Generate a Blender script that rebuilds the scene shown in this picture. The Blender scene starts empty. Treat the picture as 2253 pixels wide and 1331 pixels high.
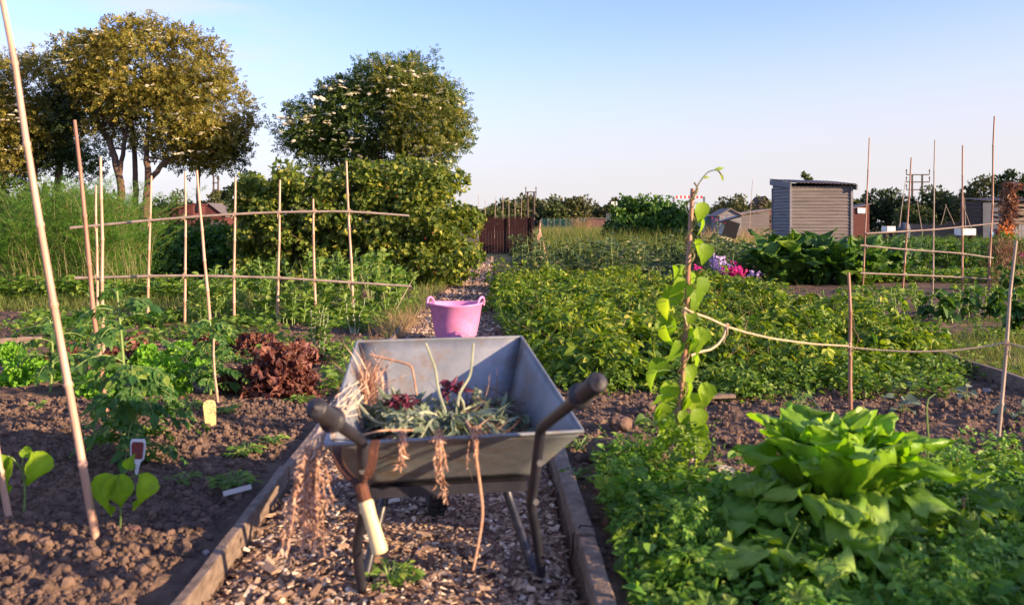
import bpy, math, random
import numpy as np
from mathutils import Vector
R = math.radians
rng = np.random.default_rng(7)
random.seed(7)
sc = bpy.context.scene
COL = sc.collection

# ------------------------------------------------------------------ camera, world, sun, exposure
FPX, CX, HY, CAMH = 1900.0, 1126.5, 490.0, 1.1      # focal length in photo pixels, horizon row, eye height
cam_d = bpy.data.cameras.new('camera'); cam = bpy.data.objects.new('camera', cam_d); COL.objects.link(cam)
cam.location = (0, 0, CAMH); cam.rotation_euler = (R(90), 0, 0)
cam_d.sensor_width = 36; cam_d.lens = FPX / 2253 * 36
cam_d.shift_y = -(665.5 - HY) / 2253
cam_d.clip_start = 0.05; cam_d.clip_end = 4000
cam_d.dof.use_dof = True; cam_d.dof.focus_distance = 10.0; cam_d.dof.aperture_fstop = 4.0
sc.camera = cam
SUN_EL, SUN_AZ = 14.5, 115.5       # azimuth clockwise from +Y (the view direction): from the right, a little behind
w = bpy.data.worlds.new('World'); sc.world = w; w.use_nodes = True
nt = w.node_tree; bg = nt.nodes['Background']
sky = nt.nodes.new('ShaderNodeTexSky'); sky.sky_type = 'NISHITA'; sky.sun_disc = False
sky.sun_elevation = R(SUN_EL); sky.sun_rotation = R(SUN_AZ); sky.air_density = 1.0; sky.dust_density = 1.0; sky.ozone_density = 2.0
# faint high cirrus, mixed into the sky by direction
tc = nt.nodes.new('ShaderNodeTexCoord'); mp = nt.nodes.new('ShaderNodeMapping')
mp.inputs['Scale'].default_value = (2.2, 2.2, 9.0); mp.inputs['Rotation'].default_value = (0.0, 0.12, 0.3); mp.inputs['Location'].default_value = (3.1, 0.4, 2.15)
nz = nt.nodes.new('ShaderNodeTexNoise'); nz.inputs['Scale'].default_value = 2.6; nz.inputs['Detail'].default_value = 8; nz.inputs['Roughness'].default_value = 0.6
rp = nt.nodes.new('ShaderNodeValToRGB'); rp.color_ramp.elements[0].position = 0.43; rp.color_ramp.elements[1].position = 0.60
rp.color_ramp.elements[1].color = (0.6, 0.6, 0.6, 1)
mx = nt.nodes.new('ShaderNodeMixRGB'); mx.inputs['Color2'].default_value = (2.3, 2.25, 2.5, 1)
hs = nt.nodes.new('ShaderNodeMixRGB'); hs.blend_type = 'MULTIPLY'; hs.inputs['Fac'].default_value = 1.0; hs.inputs['Color2'].default_value = (0.74, 0.70, 1.0, 1)
nt.links.new(tc.outputs['Generated'], mp.inputs['Vector']); nt.links.new(mp.outputs[0], nz.inputs['Vector'])
nt.links.new(nz.outputs[0], rp.inputs[0]); nt.links.new(sky.outputs[0], hs.inputs['Color1'])
# evening air: the sky pales to lavender white near the horizon, more so toward the sun side
sx = nt.nodes.new('ShaderNodeSeparateXYZ'); nt.links.new(tc.outputs['Generated'], sx.inputs[0])
hz = nt.nodes.new('ShaderNodeMapRange'); hz.interpolation_type = 'SMOOTHERSTEP'; hz.inputs['From Min'].default_value = -0.02; hz.inputs['From Max'].default_value = 0.27; hz.inputs['To Min'].default_value = 0.92; hz.inputs['To Max'].default_value = 0.0
sd_ = nt.nodes.new('ShaderNodeMapRange'); sd_.inputs['From Min'].default_value = -0.6; sd_.inputs['From Max'].default_value = 0.6; sd_.inputs['To Min'].default_value = 0.05; sd_.inputs['To Max'].default_value = -0.05
ad = nt.nodes.new('ShaderNodeMath'); ad.operation = 'ADD'; nt.links.new(sx.outputs['X'], sd_.inputs[0]); nt.links.new(sx.outputs['Z'], ad.inputs[0]); nt.links.new(sd_.outputs[0], ad.inputs[1]); nt.links.new(ad.outputs[0], hz.inputs[0])
hm = nt.nodes.new('ShaderNodeMixRGB'); hm.inputs['Color2'].default_value = (2.25, 2.15, 2.22, 1); nt.links.new(hz.outputs[0], hm.inputs['Fac']); nt.links.new(hs.outputs[0], hm.inputs['Color1'])
cm = nt.nodes.new('ShaderNodeMapRange'); cm.inputs['From Min'].default_value = -0.16; cm.inputs['From Max'].default_value = -0.36; nt.links.new(sx.outputs['X'], cm.inputs[0])
cf = nt.nodes.new('ShaderNodeMath'); cf.operation = 'MULTIPLY'; nt.links.new(cm.outputs[0], cf.inputs[0]); nt.links.new(rp.outputs[0], cf.inputs[1])
nt.links.new(cf.outputs[0], mx.inputs['Fac']); nt.links.new(hm.outputs[0], mx.inputs['Color1']); nt.links.new(mx.outputs[0], bg.inputs['Color'])
bg.inputs['Strength'].default_value = 0.15
sd = bpy.data.lights.new('sun', 'SUN'); sun = bpy.data.objects.new('sun', sd); COL.objects.link(sun)
sd.energy = 5.0; sd.angle = R(0.6); sd.color = (1.0, 0.70, 0.42)
sv = Vector((math.sin(R(SUN_AZ)) * math.cos(R(SUN_EL)), math.cos(R(SUN_AZ)) * math.cos(R(SUN_EL)), math.sin(R(SUN_EL))))
sun.rotation_euler = sv.to_track_quat('Z', 'Y').to_euler(); sun.location = sv * 30
sc.view_settings.view_transform = 'Standard'; sc.view_settings.look = 'None'; sc.view_settings.gamma = 1
sc.view_settings.exposure = 1.38
sc.render.engine = 'CYCLES'
sc.cycles.max_bounces = 6; sc.cycles.transmission_bounces = 4; sc.cycles.diffuse_bounces = 3

# ------------------------------------------------------------------ helpers
def G(px, py, z=0.08):
    s = (py - HY) / (CAMH - z); return np.array([(px - CX) / s, FPX / s, z])
def P(px, py, d):
    return np.array([(px - CX) * d / FPX, d, CAMH - (py - HY) * d / FPX])
def unit(v): return v / np.maximum(np.linalg.norm(v, axis=-1, keepdims=True), 1e-9)

def vnoise(x, y, seed=0):
    xi = np.floor(x).astype(np.int64); yi = np.floor(y).astype(np.int64); fx = x - xi; fy = y - yi
    def h(a, b):
        n = (a * 374761393 + b * 668265263 + seed * 1442695041) & 0xffffffff
        n = ((n ^ (n >> 13)) * 1274126177) & 0xffffffff
        return ((n ^ (n >> 16)) & 0xffff) / 65535.0
    u = fx * fx * (3 - 2 * fx); v = fy * fy * (3 - 2 * fy)
    return (h(xi, yi) * (1 - u) + h(xi + 1, yi) * u) * (1 - v) + (h(xi, yi + 1) * (1 - u) + h(xi + 1, yi + 1) * u) * v
def fbm(x, y, o=4, seed=0):
    t = 0; a = 0.5
    for i in range(o):
        t = t + a * vnoise(x, y, seed + i * 17); x = x * 2.03 + 5.1; y = y * 2.03 + 1.7; a *= 0.5
    return t

PATH_Y = np.array([-5, 2.3, 3.8, 6.0, 9.3, 14, 20, 26.0])
PATH_L = np.array([-0.84, -0.85, -0.92, -1.02, -1.08, -1.05, -1.1, -1.3])
PATH_R = np.array([0.22, 0.205, 0.17, 0.06, -0.10, -0.30, -0.40, -0.4])
def path_mask(x, y):
    l = np.interp(y, PATH_Y, PATH_L); r = np.interp(y, PATH_Y, PATH_R)
    d = np.minimum(x - l, r - x)
    return np.clip(d / 0.03 + 0.5, 0, 1) * np.clip((26 - y) / 0.5, 0, 1) * np.clip((y + 4) / 0.5, 0, 1)
def gz(x, y):
    x = np.asarray(x, float); y = np.asarray(y, float)
    d = np.hypot(x, y - 0)
    fade = np.clip((22 - d) / 10, 0, 1)
    big = 0.05 * (fbm(x * 1.3, y * 1.3, 3, 3) - 0.45)
    r1 = np.abs(vnoise(x * 9, y * 9, 5) - 0.5) * 2; r2 = vnoise(x * 21, y * 21, 9); r3 = vnoise(x * 47, y * 47, 11)
    rough = 0.028 * (1 - r1) * vnoise(x * 4, y * 4, 2) + 0.022 * r2 * r2 + 0.010 * r3
    soil = 0.05 + (big + rough) * fade + 0.03 * (1 - fade)
    chips = 0.012 * fbm(x * 5, y * 5, 3, 8) - 0.006
    m = path_mask(x, y)
    return soil * (1 - m) + chips * m

def tag(o, label=None, cat=None, group=None, kind=None):
    if label: o['label'] = label
    if cat: o['category'] = cat
    if group: o['group'] = group
    if kind: o['kind'] = kind
    return o
OFF = {}
def thing(name, label, cat, loc=(0, 0, 0), rz=0.0, group=None):
    o = bpy.data.objects.new(name, None); COL.objects.link(o); o.empty_display_size = 0.1
    o.location = [float(c) for c in loc]; o.rotation_euler = (0, 0, rz)
    return tag(o, label, cat, group)

class MB:
    def __init__(self): self.V = []; self.F = {}; self.n = 0
    def add(self, V, F):
        V = np.asarray(V, float).reshape(-1, 3)
        for f in (F if isinstance(F, list) else [F]):
            f = np.asarray(f)
            if f.size: self.F.setdefault(f.shape[1], []).append(f + self.n)
        self.V.append(V); self.n += len(V); return self
    def tube(self, pts, rad, n=6, cap=True):
        pts = np.asarray(pts, float); m = len(pts); rad = np.broadcast_to(np.asarray(rad, float), (m,))
        t = np.gradient(pts, axis=0); t = unit(t)
        up = np.array([0, 0, 1.0]) if abs(t[:, 2]).mean() < 0.8 else np.array([0, 1.0, 0])
        a = unit(np.cross(t, up)); b = np.cross(t, a)
        th = np.linspace(0, 2 * np.pi, n, endpoint=False)
        V = pts[:, None] + rad[:, None, None] * (np.cos(th)[None, :, None] * a[:, None] + np.sin(th)[None, :, None] * b[:, None])
        i = np.arange(m - 1)[:, None] * n; j = np.arange(n)[None]; k = (j + 1) % n
        F = np.stack([i + j, i + k, i + n + k, i + n + j], -1).reshape(-1, 4)
        self.add(V.reshape(-1, 3), F)
        if cap:
            for e in (0, m - 1):
                base = V[e]; self.add(np.vstack([base, pts[e][None]]), np.array([[q, (q + 1) % n, n] for q in range(n)]))
        return self
    def box(self, c, s, rz=0.0, M=None):
        c = np.array(c, float); s = np.array(s, float) / 2
        V = np.array([[x, y, z] for x in (-1, 1) for y in (-1, 1) for z in (-1, 1)]) * s
        if M is not None: V = V @ np.array(M).T
        cz, sz = math.cos(rz), math.sin(rz)
        V = V @ np.array([[cz, -sz, 0], [sz, cz, 0], [0, 0, 1]]).T + c
        return self.add(V, np.array([[0, 1, 3, 2], [4, 6, 7, 5], [0, 4, 5, 1], [2, 3, 7, 6], [0, 2, 6, 4], [1, 5, 7, 3]]))
    def beam(self, a, b, w, h):
        a = np.array(a, float); b = np.array(b, float); t = unit(b - a)
        up = np.array([0, 0, 1.0]) if abs(t[2]) < 0.9 else np.array([0, 1.0, 0])
        x = unit(np.cross(t, up)); z = np.cross(x, t)
        V = [p + x * sx * w / 2 + z * sz * h / 2 for p in (a, b) for sx, sz in ((-1, -1), (1, -1), (1, 1), (-1, 1))]
        return self.add(V, np.array([[0, 1, 2, 3], [7, 6, 5, 4], [0, 4, 5, 1], [1, 5, 6, 2], [2, 6, 7, 3], [3, 7, 4, 0]]))
    def lathe(self, prof, c=(0, 0, 0), n=32):
        prof = np.asarray(prof, float); m = len(prof); th = np.linspace(0, 2 * np.pi, n, endpoint=False)
        V = np.stack([prof[:, 0, None] * np.cos(th), prof[:, 0, None] * np.sin(th), np.repeat(prof[:, 1, None], n, 1)], -1) + np.array(c)
        i = np.arange(m - 1)[:, None] * n; j = np.arange(n)[None]; k = (j + 1) % n
        return self.add(V.reshape(-1, 3), np.stack([i + j, i + k, i + n + k, i + n + j], -1).reshape(-1, 4))
    def scatter(self, T, Pp, D, N, S, W=None):
        """T=(verts,[faces]) unit leaf along +Y with normal +Z, copied to Pp"""
        tv, tf = T; Pp = np.asarray(Pp, float); n = len(Pp)
        if n == 0: return self
        D = unit(np.broadcast_to(np.asarray(D, float), (n, 3))); N = np.broadcast_to(np.asarray(N, float), (n, 3))
        Z = unit(N - (N * D).sum(-1, keepdims=True) * D + 1e-6); X = np.cross(D, Z)
        S = np.broadcast_to(np.asarray(S, float), (n,)); W = S if W is None else np.broadcast_to(W, (n,))
        V = Pp[:, None] + tv[None, :, 0, None] * X[:, None] * W[:, None, None] + (tv[None, :, 1, None] * D[:, None] + tv[None, :, 2, None] * Z[:, None]) * S[:, None, None]
        k = len(tv)
        self.add(V.reshape(-1, 3), [(np.asarray(f)[None] + (np.arange(n) * k)[:, None, None]).reshape(-1, len(f[0])) for f in tf])
        return self
    def build(self, name, mat, parent=None, smooth=False, off=None, **kw):
        V = np.concatenate(self.V) if self.V else np.zeros((0, 3))
        if off is not None: V = V - np.array([float(c) for c in off])
        me = bpy.data.meshes.new(name); loops = []; starts = []; tot = []; p = 0
        for k, fs in self.F.items():
            f = np.concatenate(fs); loops.append(f.reshape(-1)); starts.append(p + np.arange(len(f)) * k); tot.append(np.full(len(f), k)); p += f.size
        me.vertices.add(len(V)); me.vertices.foreach_set('co', V.astype(np.float32).reshape(-1))
        if loops:
            L = np.concatenate(loops).astype(np.int32)
            me.loops.add(len(L)); me.loops.foreach_set('vertex_index', L)
            st = np.concatenate(starts).astype(np.int32); me.polygons.add(len(st)); me.polygons.foreach_set('loop_start', st)
            try: me.polygons.foreach_set('loop_total', np.concatenate(tot).astype(np.int32))
            except Exception: pass
            me.polygons.foreach_set('use_smooth', np.full(len(st), smooth))
        me.update(calc_edges=True); me.validate()
        if mat: me.materials.append(mat)
        o = bpy.data.objects.new(name, me); COL.objects.link(o)
        if parent: o.parent = parent
        elif off is not None: o.location = [float(c) for c in off]
        return tag(o, **kw)

def bend_path(a, b, n=8, sag=0.0, wob=0.0, axis=2):
    t = np.linspace(0, 1, n)[:, None]; p = np.array(a) * (1 - t) + np.array(b) * t
    p[:, axis] += sag * np.sin(np.pi * t[:, 0]); p += rng.normal(0, wob, p.shape) * np.sin(np.pi * t); return p
def cane_geo(mb, a, b, r=0.008, wob=0.004, n=7, node=0.26):
    a = np.array(a, float); b = np.array(b, float); L = np.linalg.norm(b - a); k = max(4, int(L / node))
    pts = []; rr = []
    offs = np.cumsum(rng.normal(0, wob, (k + 1, 3)), 0); offs -= np.linspace(0, 1, k + 1)[:, None] * offs[-1]
    for i in range(k + 1):
        c = a + (b - a) * i / k + offs[i] * np.array([1, 1, 0]); taper = 1 - 0.35 * i / k
        e = unit(b - a) * 0.008
        if 0 < i < k: pts += [c - e * 1.3, c - e * .3, c + e * .3, c + e * 1.3]; rr += [r * taper, r * taper * 1.25, r * taper * 1.25, r * taper]
        else: pts.append(c); rr.append(r * taper)
    mb.tube(pts, rr, n); return mb
def knot_geo(mb, c, r=0.014):
    for q in range(3):
        th = np.linspace(0, 2 * np.pi, 9); ax = rng.normal(0, .25, 3)
        pts = np.stack([np.cos(th) * r, np.sin(th) * r * .9, (q - 1) * r * .5 + np.sin(th * 1.0) * r * (.8 if q % 2 else -.8)], -1) + c
        mb.tube(pts, 0.003, 4, cap=False)
    for q in range(2):
        e = np.array(c) + np.array([rng.normal(0, .02), -r, -rng.uniform(.03, .07)])
        mb.tube(bend_path(np.array(c) + np.array([0, -r, 0]), e, 4, 0, .004), 0.002, 4)

# leaf templates
def tmpl(rows, droop=0.0, fold=0.12, ruff=0.0, seed=0):
    """rows: (y, half width) -> 3-wide strip leaf with central fold"""
    r = np.random.default_rng(seed); V = []
    for y, hw in rows:
        z = -droop * y * y
        V += [[-hw, y, z + fold * hw + r.normal(0, ruff)], [0, y, z], [hw, y, z + fold * hw + r.normal(0, ruff)]]
    F = []
    for i in range(len(rows) - 1): F += [[3 * i, 3 * i + 1, 3 * i + 4, 3 * i + 3], [3 * i + 1, 3 * i + 2, 3 * i + 5, 3 * i + 4]]
    return np.array(V), [F]
T_RH = (np.array([[0, 0, 0], [-.3, .45, .06], [0, 1, -.05], [.3, .45, .06]]), [[[0, 3, 2, 1]]])
T_OV = tmpl([(0, .02), (.25, .25), (.55, .3), (.82, .17), (1, .01)], .25, .4)
T_LN = tmpl([(0, .02), (.3, .13), (.6, .14), (1, .01)], .35, .4)
T_HT = tmpl([(-.12, .22), (.02, .40), (.25, .47), (.5, .38), (.75, .2), (1, .01)], .35, .45)
T_BL = tmpl([(0, .035), (.35, .035), (.7, .022), (1, .002)], .6, .3)
T_ND = (np.array([[-.05, 0, 0], [.05, 0, 0], [0, 1, 0]]), [[[0, 1, 2]]])
def join(parts):
    V = []; F = {}; n = 0
    for (tv, tf), ang, sc_, off in parts:
        c, s = math.cos(ang), math.sin(ang); v = tv * sc_; v = np.stack([v[:, 0] * c - v[:, 1] * s + off[0], v[:, 0] * s + v[:, 1] * c + off[1], v[:, 2]], -1)
        V.append(v)
        for f in tf: F.setdefault(len(f[0]), []).extend((np.array(f) + n).tolist())
        n += len(tv)
    return np.concatenate(V), list(F.values())
T_TRI = join([(T_OV, 0, .7, (0, .3)), (T_OV, R(68), .6, (0, .3)), (T_OV, R(-68), .6, (0, .3))])
T_LOB = (np.array([[0, 0, 0], [-.35, .05, .05], [-.55, .35, -.02], [-.28, .42, .03], [-.3, .8, -.04], [-.1, .68, .02], [0, 1.0, -.08],
                   [.1, .68, .02], [.3, .8, -.04], [.28, .42, .03], [.55, .35, -.02], [.35, .05, .05], [0, .4, -.06]]),
         [[[12, (i + 1) % 12, i] for i in range(12)]])
T_PIN = join([(T_RH, 0, .42, (0, .62)), (T_RH, R(55), .36, (0, .5)), (T_RH, R(-55), .36, (0, .5)), (T_RH, R(62), .34, (0, .22)), (T_RH, R(-62), .34, (0, .22))])
T_PINF = join([(T_OV, 0, .42, (0, .62)), (T_OV, R(55), .4, (0, .55)), (T_OV, R(-55), .4, (0, .55)), (T_OV, R(62), .36, (0, .28)), (T_OV, R(-62), .36, (0, .28))])
def T_disc(n=8, z=.12):
    V = [[0, 0, z]] + [[math.cos(t) * .5, math.sin(t) * .5, 0] for t in np.linspace(0, 2 * np.pi, n, endpoint=False)]
    return np.array(V), [[[0, i + 1, (i + 1) % n + 1] for i in range(n)]]
T_DISC = T_disc()
def broadleaf(nx=7, ny=9, wid=.42, ruff=.05, cup=.35, curl=.25, seed=0, jag=0.0, crk=0.0, rnd=False):
    """big salad leaf: cupped, ruffled edge, tip curling over"""
    r = np.random.default_rng(seed); V = []
    ph = r.uniform(0, 6, 4)
    for j in range(ny):
        t = j / (ny - 1); hw = wid * (math.sin(math.pi * min(1, (t * .92 + .04)) ** 0.85) ** .65) * (1 - .1 * t) + .02
        if rnd: hw = wid * (.12 + .95 * t ** .8) * max(.05, 1 - t ** 5) ** .5
        for i in range(nx):
            u = i / (nx - 1) * 2 - 1; e = abs(u) ** 2
            ee = max(e, t ** 6)
            z = cup * hw * u * u * 1.3 + ruff * ee * math.sin(9 * t + ph[0] + 2.2 * u) + .6 * ruff * ee * math.sin(21 * t + ph[1] * (1 if u > 0 else 2)) + .12 * ruff * math.sin(13 * u + 9 * t)
            y = t * (1 - .25 * t * abs(u) ** 2) ; z += -curl * max(0, t - .55) ** 2 * 3
            if crk: z += crk * (float(vnoise(np.float64(u * 5 + 9 + seed), np.float64(t * 7 + 3), seed)) + .6 * float(vnoise(np.float64(u * 11 + 9), np.float64(t * 15 + 3), seed)) - .8) - .4 * crk * abs(math.sin(t * 16 - abs(u) * 5))
            V.append([u * hw * (1 + jag * math.sin(17 * t + ph[2]) * (e > .8)), y + jag * .5 * math.sin(12 * u + ph[3]) * (t > .9), z - .05 * math.exp(-(u * 6) ** 2)])
    F = []
    for j in range(ny - 1):
        for i in range(nx - 1): a = j * nx + i; F.append([a, a + 1, a + nx + 1, a + nx])
    return np.array(V), [F]

# materials
def newmat(name):
    m = bpy.data.materials.new(name); m.use_nodes = True; return m, m.node_tree, m.node_tree.nodes['Principled BSDF']
def N(nt, t, **kw):
    n = nt.nodes.new(t)
    for k, v in kw.items(): n.inputs[k].default_value = v
    return n
def c4(c): return (*c, 1)
def leafmat(name, a, b, c=None, trans=0.35, rough=0.5, spec=0.3, tcol=None, big=0.0):
    """leaf colours vary leaf by leaf; light passes through"""
    m, t, p = newmat(name); geo = t.nodes.new('ShaderNodeNewGeometry')
    r = t.nodes.new('ShaderNodeValToRGB'); cr = r.color_ramp; cr.elements[0].color = c4(a); cr.elements[1].color = c4(b)
    if c is not None: e = cr.elements.new(.9); e.color = c4(b); cr.elements[-1].color = c4(c); cr.elements[1].position = .8 if len(cr.elements) > 2 else 1
    t.links.new(geo.outputs['Random Per Island'], r.inputs[0])
    n = N(t, 'ShaderNodeTexNoise', Scale=14.0, Detail=3.0); tcn = t.nodes.new('ShaderNodeTexCoord'); t.links.new(tcn.outputs['Object'], n.inputs['Vector'])
    mul = N(t, 'ShaderNodeMapRange'); mul.inputs['From Min'].default_value = .3; mul.inputs['From Max'].default_value = .7; mul.inputs['To Min'].default_value = .8; mul.inputs['To Max'].default_value = 1.2
    t.links.new(n.outputs[0], mul.inputs[0])
    mm = t.nodes.new('ShaderNodeVectorMath'); mm.operation = 'SCALE'; t.links.new(r.outputs[0], mm.inputs[0]); t.links.new(mul.outputs[0], mm.inputs['Scale'])
    t.links.new(mm.outputs[0], p.inputs['Base Color']); p.inputs['Roughness'].default_value = rough; p.inputs['Specular IOR Level'].default_value = spec
    nb = N(t, 'ShaderNodeTexNoise', Scale=90.0, Detail=3.0); t.links.new(tcn.outputs['Object'], nb.inputs['Vector']); bb = N(t, 'ShaderNodeBump', Strength=.35, Distance=.006); t.links.new(nb.outputs[0], bb.inputs['Height']); t.links.new(bb.outputs[0], p.inputs['Normal'])
    tr = t.nodes.new('ShaderNodeBsdfTranslucent'); tm = t.nodes.new('ShaderNodeVectorMath'); tm.operation = 'MULTIPLY'
    tm.inputs[1].default_value = tcol or (1.5, 1.5, .6); t.links.new(mm.outputs[0], tm.inputs[0]); t.links.new(tm.outputs[0], tr.inputs['Color'])
    ms = t.nodes.new('ShaderNodeMixShader'); ms.inputs[0].default_value = trans
    t.links.new(p.outputs[0], ms.inputs[1]); t.links.new(tr.outputs[0], ms.inputs[2]); t.links.new(ms.outputs[0], t.nodes['Material Output'].inputs[0])
    return m
def surf(name, a, b, scale=6, rough=.7, metal=0, bump=.2, bscale=None, spec=.4, stretch=(1, 1, 1), third=None, detail=6, bdist=.01, thr=(.62, .7)):
    m, t, p = newmat(name); tcn = t.nodes.new('ShaderNodeTexCoord'); mpn = t.nodes.new('ShaderNodeMapping'); mpn.inputs['Scale'].default_value = stretch
    t.links.new(tcn.outputs['Object'], mpn.inputs[0])
    n = N(t, 'ShaderNodeTexNoise', Scale=scale, Detail=detail, Roughness=.62); t.links.new(mpn.outputs[0], n.inputs['Vector'])
    r = t.nodes.new('ShaderNodeValToRGB'); r.color_ramp.elements[0].position = .34; r.color_ramp.elements[1].position = .66
    r.color_ramp.elements[0].color = c4(a); r.color_ramp.elements[1].color = c4(b); t.links.new(n.outputs[0], r.inputs[0]); col = r.outputs[0]
    if third is not None:
        n3 = N(t, 'ShaderNodeTexNoise', Scale=scale * 1.7, Detail=8.0, Roughness=.7); t.links.new(mpn.outputs[0], n3.inputs['Vector'])
        r3 = t.nodes.new('ShaderNodeValToRGB'); r3.color_ramp.elements[0].position = thr[0]; r3.color_ramp.elements[1].position = thr[1]
        t.links.new(n3.outputs[0], r3.inputs[0]); mi = t.nodes.new('ShaderNodeMixRGB'); mi.inputs['Color2'].default_value = c4(third)
        t.links.new(r3.outputs[0], mi.inputs[0]); t.links.new(col, mi.inputs[1]); col = mi.outputs[0]
    t.links.new(col, p.inputs['Base Color']); p.inputs['Roughness'].default_value = rough; p.inputs['Metallic'].default_value = metal; p.inputs['Specular IOR Level'].default_value = spec
    if bump:
        n2 = N(t, 'ShaderNodeTexNoise', Scale=bscale or scale * 4, Detail=5.0); t.links.new(mpn.outputs[0], n2.inputs['Vector'])
        b_ = N(t, 'ShaderNodeBump', Strength=bump, Distance=bdist); t.links.new(n2.outputs[0], b_.inputs['Height']); t.links.new(b_.outputs[0], p.inputs['Normal'])
    return m
# ------------------------------------------------------------------ materials
M = {}
M['cane'] = surf('bamboo', (.40, .24, .165), (.52, .34, .25), 9, .45, bump=.15, stretch=(1, 1, .3), third=(.3, .17, .1))
M['cane_old'] = surf('old_bamboo', (.25, .12, .08), (.36, .2, .13), 9, .5, bump=.15, stretch=(1, 1, .3))
M['cane_grey'] = surf('weathered_bamboo', (.25, .19, .15), (.38, .3, .24), 9, .6, bump=.15, stretch=(1, 1, .3))
M['twine'] = surf('twine', (.42, .31, .2), (.56, .43, .3), 60, .9, bump=.4)
M['board'] = surf('weathered_board', (.12, .085, .065), (.25, .19, .15), 5, .85, bump=.5, stretch=(4, 4, 14), third=(.15, .1, .08), bscale=20)
M['board_side'] = surf('plank_wood', (.22, .16, .12), (.36, .27, .2), 9, .85, bump=.5, stretch=(6, 1, 8), bscale=20)
M['greywood'] = surf('grey_cladding', (.105, .092, .09), (.18, .158, .15), 2.2, .85, bump=.5, stretch=(.5, .5, 9), third=(.23, .2, .185), bscale=12)
M['blue_shade_wood'] = surf('grey_blue_shade_cladding', (.15, .15, .165), (.23, .225, .24), 2.2, .85, bump=.5, stretch=(.5, .5, 9), third=(.36, .36, .38), bscale=12)  # grey-blue boards; also carries painted shade on the grey shed's left wall
M['corr'] = surf('corrugated_sheet', (.14, .11, .10), (.27, .21, .19), 3, .9, bump=.4, third=(.26, .2, .15))
M['redshed'] = surf('red_brown_boards', (.075, .02, .018), (.11, .03, .026), 2, .8, bump=.3, stretch=(.5, .5, 6))
M['maroon'] = surf('maroon_fence', (.014, .004, .006), (.03, .008, .011), 5, .8, bump=.4, stretch=(10, 1, .6), third=(.018, .006, .008), spec=.2)
M['felt'] = surf('roof_felt', (.08, .07, .07), (.16, .14, .14), 8, .9)
M['darkwood'] = surf('dark_boards', (.035, .025, .022), (.09, .06, .05), 3, .9, bump=.4, stretch=(.5, .5, 7), third=(.16, .11, .08))
M['tarp'] = surf('dark_blue_sheet', (.035, .045, .07), (.06, .075, .11), 2, .6, bump=.3)
M['bluetarp'] = surf('blue_tarp', (.08, .3, .55), (.15, .4, .65), 3, .5, bump=.3)
M['white'] = surf('white_paint', (.6, .6, .6), (.75, .75, .74), 3, .6, bump=.1)
M['green_mesh'] = surf('green_netting', (.05, .18, .13), (.09, .27, .2), 6, .8)
M['green_metal'] = surf('green_sheet', (.12, .22, .16), (.2, .3, .22), 4, .6)
M['pole'] = surf('pole_timber', (.05, .035, .03), (.1, .075, .06), 4, .9)
M['steel'] = surf('grey_steel', (.12, .12, .13), (.2, .2, .2), 6, .5, .6)
M['stripe_red'] = surf('red_paint', (.45, .03, .03), (.55, .05, .05), 3, .5, bump=0)
M['brick'] = surf('brown_wall', (.1, .05, .045), (.17, .09, .08), 5, .9)
M['black'] = surf('black_plastic', (.008, .008, .01), (.016, .015, .018), 8, .4, bump=.1)
M['cream'] = surf('cream_box', (.4, .35, .22), (.55, .48, .32), 5, .7)
M['bark'] = surf('bark', (.07, .045, .03), (.16, .1, .065), 7, .95, bump=.7, stretch=(1, 1, .3), bdist=.03)
M['drystem'] = surf('dry_stems', (.32, .17, .1), (.5, .3, .19), 30, .9)
M['greenstem'] = surf('green_stems', (.12, .2, .05), (.2, .28, .08), 20, .6)
M['wiltstem'] = surf('pale_stems', (.22, .25, .16), (.35, .37, .25), 20, .6)
M['beanstem'] = surf('vine_stems', (.12, .1, .04), (.2, .17, .06), 20, .6)
M['stone'] = surf('stones', (.22, .18, .16), (.4, .34, .3), 20, .8, bump=.4)
M['clod'] = surf('soil_lumps', (.075, .051, .040), (.18, .12, .09), 12, .97, bump=.7, bscale=70, bdist=.004, spec=.15)

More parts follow.
